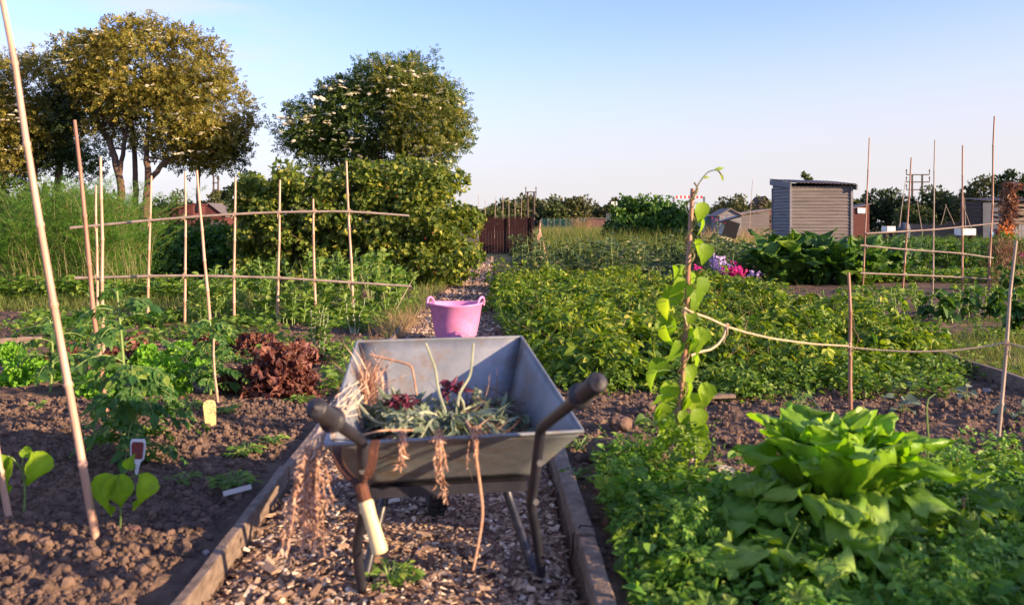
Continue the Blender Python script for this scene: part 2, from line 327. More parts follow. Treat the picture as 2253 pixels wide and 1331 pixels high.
EL = dict(
 elder1=leafmat('elder_leaf_golden', (.09, .115, .018), (.25, .215, .035), (.40, .32, .1), .38, tcol=(1.5, 1.2, .4)),
 elder2=leafmat('elder_leaf_green', (.035, .075, .018), (.10, .155, .028), (.2, .23, .05), .36),
 elder3=leafmat('elder_leaf_sunlit', (.05, .085, .018), (.17, .175, .03), (.3, .26, .06), .38),
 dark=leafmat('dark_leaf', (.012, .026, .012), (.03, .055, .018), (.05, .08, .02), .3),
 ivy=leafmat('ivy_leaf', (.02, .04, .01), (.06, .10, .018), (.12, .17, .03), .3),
 currant=leafmat('currant_leaf', (.035, .08, .014), (.18, .23, .03), (.40, .38, .07), .35),
 aspara=leafmat('asparagus_needles', (.045, .12, .012), (.11, .25, .03), (.16, .27, .04), .4),
 straw=leafmat('strawberry_leaf', (.04, .11, .012), (.19, .28, .022), (.42, .44, .06), .38),
 weed2=leafmat('chickweed_leaf', (.08, .21, .035), (.19, .36, .05), (.34, .47, .09), .4),
 weed=leafmat('weed_leaf', (.06, .14, .02), (.14, .24, .03), (.26, .34, .07), .38),
 grass=leafmat('grass_blade', (.09, .14, .03), (.2, .24, .06), (.4, .32, .16), .4),
 dryg=leafmat('dry_grass', (.25, .16, .09), (.4, .28, .17), (.5, .38, .25), .35),
 pea=leafmat('grey_green_leaf', (.05, .09, .04), (.11, .16, .06), (.34, .3, .16), .3),
 bean=leafmat('broad_bean_leaf', (.08, .17, .03), (.2, .31, .06), (.36, .42, .13), .38),
 tomato=leafmat('tomato_leaf', (.03, .10, .024), (.09, .19, .04), (.24, .32, .06), .42, tcol=(1.3, 1.6, .4)),
 vine=leafmat('climbing_bean_leaf', (.14, .26, .02), (.26, .4, .03), (.42, .5, .06), .5, tcol=(1.4, 1.5, .35)),
 kale=leafmat('big_dark_leaf', (.025, .08, .014), (.07, .16, .02), (.17, .28, .03), .3),
 potato=leafmat('potato_leaf', (.03, .09, .018), (.075, .16, .03), (.15, .24, .04), .3),
 lettg=leafmat('green_lettuce_leaf', (.12, .30, .02), (.2, .42, .04), (.3, .5, .07), .4),
 lettr=leafmat('red_lettuce_leaf', (.07, .024, .02), (.2, .08, .055), (.36, .18, .14), .3, tcol=(1.6, .8, .5)),
 head=leafmat('lettuce_head_leaf', (.16, .33, .02), (.26, .45, .035), (.38, .55, .08), .45, rough=.38, spec=.45, tcol=(1.2, 1.3, .25)),
 headout=leafmat('lettuce_outer_leaf', (.12, .26, .03), (.2, .36, .045), (.3, .45, .08), .3, rough=.5),
 wilt=leafmat('wilted_leaf', (.11, .15, .10), (.2, .25, .17), (.34, .36, .27), .2),
 far=leafmat('far_leaf', (.035, .05, .02), (.08, .09, .025), (.13, .12, .04), .2),
 fargrn=leafmat('far_green_leaf', (.04, .065, .02), (.085, .11, .03), (.14, .15, .04), .2),
 farbrn=leafmat('far_brown_leaf', (.09, .065, .03), (.16, .11, .05), (.2, .15, .07), .2),
 fl_white=leafmat('cream_petals', (.6, .55, .4), (.75, .7, .55), None, .3),
 fl_lilac=leafmat('lilac_petals', (.34, .22, .5), (.5, .38, .65), (.66, .56, .75), .3, tcol=(1, 1, 1)),
 fl_mag=leafmat('magenta_petals', (.42, .01, .14), (.65, .03, .26), (.75, .08, .38), .3, tcol=(1, 1, 1)),
 fl_or=leafmat('orange_petals', (.6, .12, .02), (.75, .25, .04), (.8, .3, .15), .3, tcol=(1, 1, 1)),
 corn=leafmat('dried_leaf', (.12, .05, .03), (.25, .11, .06), (.4, .22, .12), .25, tcol=(1, 1, 1)),
)

# ------------------------------------------------------------------ ground (one sheet to the horizon)
def axis(lo, hi, st, far, gr=1.12):
    c = list(np.arange(lo, hi, st)); s = st; v = hi; up = []
    while v < far: up.append(v); s *= gr; v += s
    s = st; v = lo; dn = []
    while v > -far: s *= gr; v -= s; dn.append(v)
    return np.array(dn[::-1] + c + up)
gx = axis(-2.6, 3.0, .016, 1800, 1.06)
ys = [1.9]; 
while ys[-1] < 20: ys.append(ys[-1] + .013 * (ys[-1] / 2.3) ** 1.2)
v = ys[-1]; s_ = ys[-1] - ys[-2]
while v < 2200: s_ *= 1.1; v += s_; ys.append(v)
v = 1.9; s_ = .02; dn = []
while v > -1800: s_ *= 1.25; v -= s_; dn.append(v)
gy = np.array(dn[::-1] + ys)
XX, YY = np.meshgrid(gx, gy); ZZ = gz(XX, YY)
nx, ny = len(gx), len(gy); ii = (np.arange(ny - 1)[:, None] * nx + np.arange(nx - 1)[None]).reshape(-1)
gm, t, p = newmat('ground_soil')
tcn = t.nodes.new('ShaderNodeTexCoord')
n1 = N(t, 'ShaderNodeTexNoise', Scale=6.0, Detail=8.0, Roughness=.7); n2 = N(t, 'ShaderNodeTexNoise', Scale=.5, Detail=6.0, Roughness=.65); n3 = N(t, 'ShaderNodeTexNoise', Scale=60.0, Detail=6.0)
for q in (n1, n2, n3): t.links.new(tcn.outputs['Object'], q.inputs['Vector'])
r1 = t.nodes.new('ShaderNodeValToRGB'); r1.color_ramp.elements[0].color = (.072, .049, .037, 1); r1.color_ramp.elements[1].color = (.17, .115, .083, 1); r1.color_ramp.elements[0].position = .35; r1.color_ramp.elements[1].position = .7
r2 = t.nodes.new('ShaderNodeValToRGB'); r2.color_ramp.elements[0].color = (.05, .075, .02, 1); r2.color_ramp.elements[1].color = (.17, .13, .06, 1); r2.color_ramp.elements[0].position = .4; r2.color_ramp.elements[1].position = .62
t.links.new(n1.outputs[0], r1.inputs[0]); t.links.new(n2.outputs[0], r2.inputs[0])
sp = t.nodes.new('ShaderNodeSeparateXYZ'); t.links.new(tcn.outputs['Object'], sp.inputs[0])
mr = t.nodes.new('ShaderNodeMapRange'); mr.inputs['From Min'].default_value = 17; mr.inputs['From Max'].default_value = 26; t.links.new(sp.outputs['Y'], mr.inputs[0])
mi = t.nodes.new('ShaderNodeMixRGB'); t.links.new(mr.outputs[0], mi.inputs[0]); t.links.new(r1.outputs[0], mi.inputs[1]); t.links.new(r2.outputs[0], mi.inputs[2]); t.links.new(mi.outputs[0], p.inputs['Base Color'])
p.inputs['Roughness'].default_value = .97; p.inputs['Specular IOR Level'].default_value = .15
b_ = N(t, 'ShaderNodeBump', Strength=.8, Distance=.01); t.links.new(n3.outputs[0], b_.inputs['Height']); t.links.new(b_.outputs[0], p.inputs['Normal'])
g = MB(); g.add(np.stack([XX, YY, ZZ], -1).reshape(-1, 3), np.stack([ii, ii + 1, ii + 1 + nx, ii + nx], -1))
g.build('ground', gm, smooth=False, kind='structure')

# wood chip path sheet, 4 mm proud
py = [1.2]
while py[-1] < 26: py.append(py[-1] + .03 * (py[-1] / 2) ** 1.1)
py = np.array(py); u = np.linspace(0, 1, 40)
L = np.interp(py, PATH_Y, PATH_L)[:, None]; Rr = np.interp(py, PATH_Y, PATH_R)[:, None]
PX = L + .02 + (Rr - L - .04) * u; PY = np.repeat(py[:, None], 40, 1); PZ = .018 + .014 * fbm(PX * 5, PY * 5, 4, 8) + .010 * vnoise(PX * 30, PY * 30, 4)
ii = (np.arange(len(py) - 1)[:, None] * 40 + np.arange(39)[None]).reshape(-1)
M['pathmat'] = surf('path_litter', (.10, .05, .038), (.22, .13, .10), 25, .95, bump=.8, bscale=60, third=(.3, .2, .14))
g = MB(); g.add(np.stack([PX, PY, PZ], -1).reshape(-1, 3), np.stack([ii, ii + 1, ii + 41, ii + 40], -1))
g.build('path', M['pathmat'], kind='structure')
def chip_T():
    r = np.random.default_rng(3); V = np.array([[x, y, z] for x in (-.5, .5) for y in (0, 1) for z in (0, .16)], float) * np.array([.42, 1, 1]) + r.normal(0, .05, (8, 3))
    return V, [[[0, 1, 3, 2], [4, 6, 7, 5], [0, 4, 5, 1], [2, 3, 7, 6], [1, 5, 7, 3]]]
def rnd_dir(n, zs=.3):
    a = rng.uniform(0, 2 * np.pi, n); return np.stack([np.cos(a), np.sin(a), rng.normal(0, zs, n)], -1)
UP = np.array([0, 0, 1.0])
n = 34000; yy = 2.0 + 8.5 * rng.random(n) ** 1.7; uu = rng.random(n); xx = np.interp(yy, PATH_Y, PATH_L) + .02 + uu * (np.interp(yy, PATH_Y, PATH_R) - np.interp(yy, PATH_Y, PATH_L) - .04)
chipm = leafmat('wood_chip', (.15, .085, .058), (.42, .30, .215), (.72, .62, .5), 0.0, rough=.85)
g = MB(); sz = rng.lognormal(math.log(.0132), .5, n)
g.scatter(chip_T(), np.stack([xx, yy, .030 + .02 * rng.random(n) ** 2], -1), rnd_dir(n, .25), UP + rng.normal(0, .35, (n, 3)), sz)
n = 5000; yy = rng.uniform(8, 25, n); uu = rng.random(n); xx = np.interp(yy, PATH_Y, PATH_L) + .02 + uu * (np.interp(yy, PATH_Y, PATH_R) - np.interp(yy, PATH_Y, PATH_L) - .04)
g.scatter(chip_T(), np.stack([xx, yy, .03 + .02 * rng.random(n)], -1), rnd_dir(n, .3), UP + rng.normal(0, .4, (n, 3)), rng.uniform(.025, .06, n))
g.build('wood_chips', chipm, kind='stuff', label='brown and pale wood chips strewn over the path under the wheelbarrow', cat='wood chips')

def ico_lump(seed, sub=2, amp=.28):
    import bmesh
    bm = bmesh.new(); bmesh.ops.create_icosphere(bm, subdivisions=sub, radius=.5); V = np.array([v.co[:] for v in bm.verts]); F = [[q.index for q in f.verts] for f in bm.faces]; bm.free()
    d = .7 + amp * (fbm(V[:, 0] * 3 + 9, V[:, 1] * 3 + V[:, 2] * 2.3 + seed * 3, 3, seed) * 2 - .4) + .1 * vnoise(V[:, 0] * 9 + 3, V[:, 1] * 9 + V[:, 2] * 7, seed)
    return V * d[:, None] * np.array([1, .9, .75]), [F]
LUMPS = [ico_lump(i, 1, .4) for i in range(6)]; LUMPS2 = [ico_lump(i + 10, 3, .45) for i in range(3)]
def lumps(poly_fn, n, med, sig=.5):
    g = MB(); P0 = poly_fn(n); P0 = P0[path_mask(P0[:, 0], P0[:, 1]) < .1]; k = len(P0); S = np.minimum(rng.lognormal(math.log(med), sig, k), med * 4)
    z = gz(P0[:, 0], P0[:, 1]) + S * .12
    for i, T in enumerate(LUMPS):
        m = np.arange(k) % len(LUMPS) == i
        g.scatter(T, np.stack([P0[m, 0], P0[m, 1], z[m]], -1), rnd_dir(m.sum(), .5), rng.normal(0, 1, (m.sum(), 3)) + [0, 0, .5], S[m])
    return g
def poly_pts(poly, n):
    poly = np.array(poly, float); lo = poly.min(0); hi = poly.max(0); out = []
    while sum(len(o) for o in out) < n:
        q = lo + (hi - lo) * rng.random((n * 2, 2)); inside = np.zeros(len(q), bool); j = len(poly) - 1
        for i in range(len(poly)):
            a, b = poly[i], poly[j]
            cnd = ((a[1] > q[:, 1]) != (b[1] > q[:, 1])) & (q[:, 0] < (b[0] - a[0]) * (q[:, 1] - a[1]) / (b[1] - a[1] + 1e-12) + a[0]); inside ^= cnd; j = i
        out.append(q[inside])
    return np.concatenate(out)[:n]
LEFTBED = [(-2.0, 2.2), (-.96, 2.2), (-1.05, 6), (-1.15, 9.5), (-6, 11), (-5, 7)]
RIGHTBED = [(.25, 2.2), (2.4, 2.2), (3.4, 4.2), (3.1, 6.2), (1.8, 5.6), (.2, 5.6)]
NEARLEFT = [(-1.9, 2.2), (-1.0, 2.2), (-1.03, 5), (-3.4, 5)]
g = lumps(lambda n: np.vstack([poly_pts(LEFTBED, n // 2), poly_pts(NEARLEFT, n)]), 19000, .0125, .62)
g.build('soil_lumps', M['clod'], kind='stuff', label='crumbled brown soil lumps covering the left bed', cat='soil')
g = lumps(lambda n: poly_pts(RIGHTBED, n), 9000, .0145, .65)
g.build('soil_lumps', M['clod'], kind='stuff', label='crumbled dark soil lumps covering the bed right of the wheelbarrow', cat='soil')
# larger lone clods
for (px, pyy, s, lab) in ((1330, 1010, .15, 'large round brown clod beside the wheelbarrow tray'), (1365, 945, .11, 'rough brown clod behind the largest clod right of the barrow'), (1530, 985, .06, 'small clod just right of the climbing bean'), (1425, 900, .08, 'dark clod left of the climbing bean near the strawberries')):
    c = G(px, pyy); c[2] = gz(c[0], c[1]) + s * .28; g = MB(); g.scatter(LUMPS2[int(s * 100) % 3], [c], [1, .3, 0], UP, s * 1.15)
    g.build('soil_clod', M['clod'], off=c, smooth=False, label=lab, cat='clod')

# ------------------------------------------------------------------ foliage helpers
def crown(mb, T, ells, n_cl, per, leaf, cr=.4, shell=.75, seedv=0, flat=1.0, hang=0.0, inner=.15):
    """leaf clumps on and inside a set of ellipsoids; returns clump centres"""
    ells = np.array(ells, float); vol = (ells[:, 3] * ells[:, 4] * ells[:, 5]) ** .667; k = rng.choice(len(ells), n_cl, p=vol / vol.sum())
    d = unit(rng.normal(0, 1, (n_cl, 3))); rr = np.where(rng.random(n_cl) < inner, rng.uniform(.3, .7, n_cl), rng.uniform(shell, 1.02, n_cl))
    C = ells[k, :3] + d * ells[k, 3:6] * rr[:, None]
    # keep clumps not buried deep inside other ellipsoids
    dep = np.min([np.linalg.norm((C - e[:3]) / e[3:6], axis=1) for e in ells], 0); C = C[dep > .45]; dd = d[dep > .45]
    m = len(C); csz = cr * rng.uniform(.55, 1.35, m)
    idx = np.repeat(np.arange(m), np.maximum(3, (per * (csz / cr) ** 2).astype(int))); q = unit(rng.normal(0, 1, (len(idx), 3))); q[:, 2] = q[:, 2] * .75
    rad = rng.uniform(.35, 1, len(idx)) ** .5
    Pp = C[idx] + q * (csz[idx] * rad)[:, None] * np.array([1, 1, flat])
    outw = unit(q + dd[idx] * .6 + np.array([0, 0, .35]))
    D = unit(outw * .6 + rng.normal(0, .6, (len(idx), 3)) + np.array([0, 0, -hang])); Nn = outw + rng.normal(0, .5, (len(idx), 3))
    mb.scatter(T, Pp, D, Nn, leaf * rng.uniform(.6, 1.35, len(idx)))
    return C
def limb(mb, a, b, r0, r1, wob=.08, n=7, sag=0):
    pts = bend_path(a, b, n, sag, wob); mb.tube(pts, np.linspace(r0, r1, n), 7, cap=False); return pts
def bush(name, label, cat, base, ells, T, mat, n_cl, per, leaf, cr=.25, group=None, stems=8, flower=None, hang=.1, inner=.15, stem_mat=None, stem_r=.012):
    th = thing(name, label, cat, base, 0, group); g = MB(); ells = [(*(np.array(e[:3]) + base), *e[3:]) for e in ells]
    C = crown(g, T, ells, n_cl, per, leaf, cr, inner=inner, hang=hang); g.build('foliage', mat, th, off=base)
    s = MB()
    for i in rng.choice(len(C), min(stems, len(C)), replace=False): limb(s, np.array(base) + rng.normal(0, .08, 3) * [1, 1, 0], C[i], stem_r, stem_r * .35, .03)
    s.build('stems', stem_mat or M['bark'], th, off=base)
    return th, C

# ------------------------------------------------------------------ far background
def far_tree(px, pbase, ptop, d, wpx, lab, mat, n_cl=70, per=40, shape=0, group='trees along the far hedge line', trunk=True):
    b = P(px, 490, d); b[2] = 0; h = CAMH + (490 - ptop) * d / FPX; wd = wpx * d / FPX / 2
    th = thing('far_tree', lab, 'tree', b, 0, group); g = MB(); e = []
    for q in range(7):
        a = rng.uniform(0, 6.28); rr = rng.uniform(.1, .55); e.append((b[0] + math.cos(a) * wd * rr, b[1] + math.sin(a) * wd * rr, h * rng.uniform(.35, .75), wd * rng.uniform(.4, .6), wd * rng.uniform(.4, .6), h * rng.uniform(.22, .3)))
    e.append((b[0], b[1], h * .35, wd * .85, wd * .7, h * .35)); e.append((b[0] + wd * rng.uniform(-.3, .3), b[1], h * .72, wd * .45, wd * .45, h * .27))
    crown(g, T_RH, e, n_cl, per, max(.22, d * .0042), wd * .2, inner=.1); g.build('crown', mat, th, off=b)
    s = MB(); limb(s, b, b + [0, 0, h * .8], h * .03, h * .01, .05); s.build('trunk', M['bark'], th, off=b)
FT = [(1075, 455, 110, 90, 'dense green tree rising behind the maroon fence panel', 'fargrn'), (1120, 442, 150, 110, 'dark tree on the skyline left of the utility pole pair', 'far'),
      (1155, 434, 155, 95, 'tallest rounded dark tree just left of the middle utility poles', 'far'), (1205, 438, 160, 120, 'rounded green tree just right of the middle utility poles', 'fargrn'),
      (1258, 434, 150, 110, 'broad olive tree in the middle of the far tree line', 'far'), (1290, 455, 170, 60, 'low dark tree at the right end of the far tree line', 'far'),
      (1345, 452, 140, 90, 'dark tree above the green netting fence', 'far'), (1372, 437, 160, 50, 'dark tree behind the white board on a post', 'far'), (1225, 452, 120, 60, 'pale green tree low in the far tree line', 'fargrn'),
      (1590, 455, 120, 60, 'small dark tree left of the small grey sheds', 'far'), (1630, 436, 60, 150, 'wispy olive tree behind the small grey sheds', 'far'),
      (1560, 468, 90, 60, 'low yellow green tree right of the striped barrier', 'fargrn'), (1770, 376, 60, 36, 'thin bright tree top showing over the corrugated shed roof', 'fargrn'),
      (1885, 440, 80, 50, 'small green tree at the right wall of the grey shed', 'fargrn'), (1955, 418, 80, 140, 'dark tree left of the tall utility poles', 'dark'),
      (2060, 413, 80, 140, 'dark pointed tree right of the tall utility poles', 'dark'), (2010, 455, 75, 90, 'yellow green bushy tree below the tall utility poles', 'fargrn'),
      (2150, 390, 75, 150, 'olive green tree behind the two tall canes at the right', 'far'), (2236, 372, 62, 125, 'tall dark tree behind the ramshackle shed', 'dark'), (2105, 430, 85, 70, 'low dark tree between the skyline trees on the right', 'dark'),
      (2290, 395, 70, 90, 'dark tree cut by the right edge of the picture', 'dark'),
      (380, 425, 70, 110, 'grey green tree behind the two red sheds', 'fargrn'), (470, 425, 68, 90, 'olive tree right of the red sheds', 'far'), (520, 400, 60, 60, 'dark tree behind the left end of the currant bush', 'dark')]
for px, top, d, wpx, lab, mk in FT: far_tree(px, 490, top, d, wpx, lab, EL[mk], n_cl=int(40 + wpx * .6), group=None)
# hedge line that closes the horizon
g = MB(); n = 16000; x = rng.uniform(-260, 260, n); y = 215 + rng.normal(0, 6, n) + 8 * np.sin(x * .03); hmax = 2.6 + 2.4 * fbm(x * .05, x * 0 + 3, 4, 4) + 1.2 * vnoise(x * .4, x * 0, 8)
g.scatter(T_RH, np.stack([x, y, hmax * rng.random(n) ** .7], -1), rnd_dir(n, 1), rng.normal(0, 1, (n, 3)) + [.3, -.6, .3], rng.uniform(1.0, 2.0, n))
g.build('far_hedgerow', EL['far'], kind='stuff', label='dark hedgerow running along the whole horizon', cat='hedge')

def utility(px1, px2, ptop, d, lab, arms, over=.45, pins=True, rz=0):
    b = P((px1 + px2) / 2, 490, d); b[2] = 0; th = thing('utility_poles', lab, 'utility pole', b)
    h = CAMH + (490 - ptop) * d / FPX; xs = [(px1 - CX) * d / FPX, (px2 - CX) * d / FPX]
    for x in xs:
        s = MB(); s.tube([(x, d, 0), (x, d, h)], [.17, .12], 8); s.build('pole', M['pole'], th, off=b)
    wd = abs(xs[1] - xs[0])
    for z in arms:
        zz = CAMH + (490 - z) * d / FPX; s = MB(); s.box(((xs[0] + xs[1]) / 2, d - .22, zz), (wd * (1 + 2 * over), .12, .14)); ar = s.build('crossarm', M['pole'], th, off=b)
        if pins:
            for x in (xs[0] - wd * over, xs[1] + wd * over): 
                s = MB(); s.lathe([(0, 0), (.06, .02), (.05, .35), (.09, .4), (.08, .62), (0, .66)], (x, d - .22, zz + .07), 8); s.build('insulator', M['pole'], ar, off=b)
utility(2007, 2029, 384, 115, 'pair of tall utility poles with three crossarms at the right', (385, 401, 418), .65)
utility(1161, 1175, 422, 120, 'pair of utility poles with two crossarms near the middle', (423, 433), .3)
utility(470, 480, 388, 120, 'narrow utility pole frame seen under the left elder crown', (388, 403, 418), .15, False)

def boards_wall(a, b, z0, z1, bh=.14, th=.02, mb=None, slope=None):
    """horizontal overlapping boards from a to b; slope gives the wall top at b"""
    mb = mb or MB(); a = np.array(a, float); b = np.array(b, float); L = np.linalg.norm(b - a); dx = (b - a) / L; nr = np.array([dx[1], -dx[0]]); z1b = z1 if slope is None else slope
    z = z0; i = 0
    while z < max(z1, z1b) - 1e-3:
        zt = min(z + bh, max(z1, z1b)); wb = rng.normal(0, .002)
        ta = min(zt, z1); tb = min(zt, z1b); la = min(z, z1 - .001) if z1 < z1b else z; lb = min(z, z1b - .001)
        if z >= z1 and z1 < z1b: fr = (z - z1) / (z1b - z1); a2 = a + (b - a) * fr; ta = z
        elif z >= z1b and z1b < z1: a2 = a
        else: a2 = a
        b2 = b
        if z1b < z1 and z >= z1b: b2 = a + (b - a) * (z1 - z) / (z1 - z1b)
        o0 = nr * (th * 1.5 + wb); o1 = nr * .004
        V = [[*(a2 + o0), z + .001], [*(b2 + o0), z + .001], [*(b2 + o1), max(z + .002, min(zt + .012, z1b if b2 is b else z + .002))], [*(a2 + o1), max(z + .002, min(zt + .012, z1 if a2 is a else z + .002))]]
        V += [[*(np.array(v[:2]) - nr * th), v[2]] for v in V]
        mb.add(V, np.array([[0, 1, 2, 3], [7, 6, 5, 4], [0, 4, 5, 1], [3, 2, 6, 7], [0, 3, 7, 4], [1, 5, 6, 2]])); z += bh; i += 1
    return mb
def corrugated(mb, x0, x1, y0, y1, z00, z10, z01, z11, per=.08, amp=.014, th=.006):
    n = int((x1 - x0) / per * 6); xs = np.linspace(x0, x1, n); k = 9; vs = np.linspace(0, 1, k)
    U, Vv = np.meshgrid((xs - x0) / (x1 - x0), vs); Z = (z00 * (1 - U) + z10 * U) * (1 - Vv) + (z01 * (1 - U) + z11 * U) * Vv + amp * np.sin(U * (x1 - x0) / per * 2 * np.pi) + .012 * (vnoise(U * 7, Vv * 3, 4) - .5)
    X = x0 + U * (x1 - x0); Y = y0 + Vv * (y1 - y0); ii = (np.arange(k - 1)[:, None] * n + np.arange(n - 1)[None]).reshape(-1); F = np.stack([ii, ii + 1, ii + 1 + n, ii + n], -1)
    mb.add(np.stack([X, Y, Z], -1).reshape(-1, 3), F); mb.add(np.stack([X, Y, Z - th], -1).reshape(-1, 3), F[:, ::-1]); 
    e = np.arange(n - 1); mb.add(np.vstack([np.stack([X[0], Y[0], Z[0]], -1), np.stack([X[0], Y[0], Z[0] - th], -1)]), np.stack([e + n, e + n + 1, e + 1, e], -1)); return mb

# grey corrugated-roof shed
d = 23.0; k_ = d / FPX
x0, x1 = (1740 - CX) * k_, (1872 - CX) * k_; zt = CAMH + 88 * k_; y1 = d + 1.55; zb = zt + .02
sh = thing('grey_shed', 'weathered grey boarded shed with a corrugated roof', 'shed', ((x0 + x1) / 2, d, 0)); o = sh.location
MB.off = None
boards_wall((x0, d), (x1, d), 0, zt - .09, .088).build('front_wall', M['greywood'], sh, off=o)
boards_wall((x0, y1), (x0, d), 0, zt + .05, .088, slope=zt - .09).build('side_wall', M['blue_shade_wood'], sh, off=o)  # left wall: bluish shade is put into the board colour
boards_wall((x1, d), (x1, y1), 0, zt - .09, .088, slope=zt + .05).build('side_wall', M['greywood'], sh, off=o)
boards_wall((x1, y1), (x0, y1), 0, zt + .05, .088).build('back_wall', M['greywood'], sh, off=o)
for x, y in ((x0 - .012, d - .02), (x1 + .012, d - .02), (x0 - .01, y1)): g = MB(); g.box((x, y, zt / 2 - .045), (.06, .06, zt - .1)); g.build('corner_post', M['blue_shade_wood'], sh, off=o)
g = MB(); corrugated(g, x0 - .07, x1 + .12, d - .18, y1 + .12, zt + .01, zt - .05, zt + .17, zt + .11, .10, .016); g.build('roof', M['corr'], sh, off=o)
g = MB(); g.beam((x0 - .055, d - .17, zt - .085), (x0 - .055, y1 + .1, zt + .08), .03, .15); g.build('bargeboard', M['blue_shade_wood'], sh, off=o)
g = MB(); g.beam((x1 + .1, d - .17, zt - .14), (x1 + .1, y1 + .1, zt + .02), .03, .13); g.build('bargeboard', M['blue_shade_wood'], sh, off=o)

def small_shed(px0, px1, ptop, d, dep, lab, wm, rm, gable=0, slope=.0, name='small_shed', rh=.0, extra=None):
    k = d / FPX; x0, x1 = (px0 - CX) * k, (px1 - CX) * k; zt = CAMH + (490 - ptop) * k
    s = thing(name, lab, 'shed', ((x0 + x1) / 2, d, 0)); o = s.location; g = MB(); y1 = d + dep
    boards_wall((x0, d), (x1, d), 0, zt, .15, mb=g, slope=zt + slope); boards_wall((x0, y1), (x0, d), 0, zt, .15, mb=g); boards_wall((x1, d), (x1, y1), 0, zt + slope, .15, mb=g)
    g.build('wall', wm, s, off=o); r = MB(); ov = .12
    if gable:   # ridge runs along depth, gable faces camera
        xm = (x0 + x1) / 2; g2 = MB(); g2.add([[x0, d - .01, zt - .01], [x1, d - .01, zt - .01], [xm, d - .01, zt + gable]], np.array([[0, 1, 2]])); g2.build('gable', wm, s, off=o)
        for xa in (x0 - ov, x1 + ov): r.add([[xa, d - ov, zt - .06], [xm, d - ov, zt + gable + .03], [xm, y1 + ov, zt + gable + .03], [xa, y1 + ov, zt - .06], [xa, d - ov, zt - .11], [xm, d - ov, zt + gable - .02], [xm, y1 + ov, zt + gable - .02], [xa, y1 + ov, zt - .11]], np.array([[0, 1, 2, 3], [7, 6, 5, 4], [0, 4, 5, 1], [3, 2, 6, 7], [0, 3, 7, 4]]))
    else:
        V = [[x0 - ov, d - ov, zt + .01], [x1 + ov, d - ov, zt + slope + .01], [x1 + ov, y1 + ov, zt + slope + .01 + rh], [x0 - ov, y1 + ov, zt + .01 + rh]]; V += [[a, b, c + .07] for a, b, c in V]
        r.add(V, np.array([[3, 2, 1, 0], [4, 5, 6, 7], [0, 1, 5, 4], [1, 2, 6, 5], [2, 3, 7, 6], [3, 0, 4, 7]]))
    r.build('roof', rm, s, off=o); return s, x0, x1, zt
s, a, b, z = small_shed(352, 424, 470, 50, 2.0, 'long low red brown shed with sloping top, left of the other red shed', M['redshed'], M['redshed'], slope=.5)
g = MB(); g.box((b - .42, 50 - .05, z / 2 + .2), (.8, .03, z + .1)); g.build('door', M['redshed'], s, off=s.location)
g = MB(); g.beam((a - .03, 49.9, z), (a + .5, 49.9, z - 1.1), .06, .08); g.build('downpipe', M['white'], s, off=s.location)
s, a, b, z = small_shed(424, 494, 474, 53, 2.4, 'red brown shed with a pitched roof and small window', M['redshed'], M['felt'], gable=.75)
g = MB(); g.box(((a + b) / 2 + .45, 53 - .05, z - .75), (.8, .04, .9)); fr = g.build('window', M['brick'], s, off=s.location)
g = MB(); g.box(((a + b) / 2 + .45, 53 - .075, z - .75), (.6, .01, .7)); g.build('pane', M['steel'], fr, off=s.location)
s, a, b, z = small_shed(1872, 1912, 462, 55, 2, 'small red brown shed bearing a blank white board', M['redshed'], M['felt'], slope=.35)
g = MB(); g.box((a + .65, 54.92, z - .05), (.5, .04, .35)); g.build('notice_board', M['white'], s, off=s.location)
small_shed(1583, 1630, 472, 46, 2.2, 'small grey shed with a pitched roof beside the wispy tree', M['blue_shade_wood'], M['corr'], gable=.3)
small_shed(1625, 1692, 474, 50, 2.4, 'low grey shed just left of the large corrugated shed', M['greywood'], M['corr'], slope=.3)
small_shed(1668, 1700, 452, 95, 4, 'distant house with a reddish roof beside the grey shed', M['brick'], M['redshed'], gable=1.0, name='distant_house')
small_shed(1290, 1345, 482, 62, 2, 'low brown shed with a flat roof near the green netting', M['brick'], M['felt'])
small_shed(1308, 1322, 458, 200, 6, 'tiny distant house gable above the far hedge', M['felt'], M['felt'], gable=1.2, name='distant_house')
# green sheet container
k = 48 / FPX; cc = thing('green_container', 'pale green ribbed container beside the small grey shed', 'container', ((1565 - CX) * k, 48, 0)); g = MB()
for i in range(14): g.box(((1551 - CX) * k + .055 * i * 1 + .02, 48 + .02 * (i % 2), .75), (.05, .03, 1.45))
g.box(((1565 - CX) * k, 49, .74), (.7, 1.9, 1.42)); g.build('body', M['green_metal'], cc, off=cc.location); g = MB(); g.box(((1565 - CX) * k, 49, 1.5), (.86, 2.1, .05)); g.build('lid', M['white'], cc, off=cc.location)
# maroon fence panel and its posts
d = 29; k = d / FPX; f = thing('fence_panel', 'dark maroon close boarded fence panel at the end of the path', 'fence', ((1113 - CX) * k, d, 0)); g = MB(); x = (1056 - CX) * k; x1 = (1170 - CX) * k; zt = CAMH + 10 * k
while x < x1 - .02: g.box((x + .05, d + rng.normal(0, .004), zt / 2 + .02), (.092, .018, zt - .06 + rng.normal(0, .006))); x += .098
g.build('boards', M['maroon'], f, off=f.location); g = MB(); g.box(((1056 + 1170 - 2 * CX) / 2 * k, d, zt + .02), ((1170 - 1056) * k + .05, .06, .03)); g.build('capping', M['maroon'], f, off=f.location)
for px in (1056, 1118, 1170): g = MB(); g.box(((px - CX) * k, d - .03, zt / 2), (.06, .05, zt)); g.build('post', M['maroon'], f, off=f.location)
d = 40; k = d / FPX; f = thing('fence_panel', 'dark maroon fence running below the two red sheds', 'fence', ((430 - CX) * k, d, 0)); g = MB(); x = (362 - CX) * k
while x < (505 - CX) * k: g.box((x + .07, d + rng.normal(0, .005), .4), (.135, .02, .8)); x += .14
g.build('boards', M['maroon'], f, off=f.location)
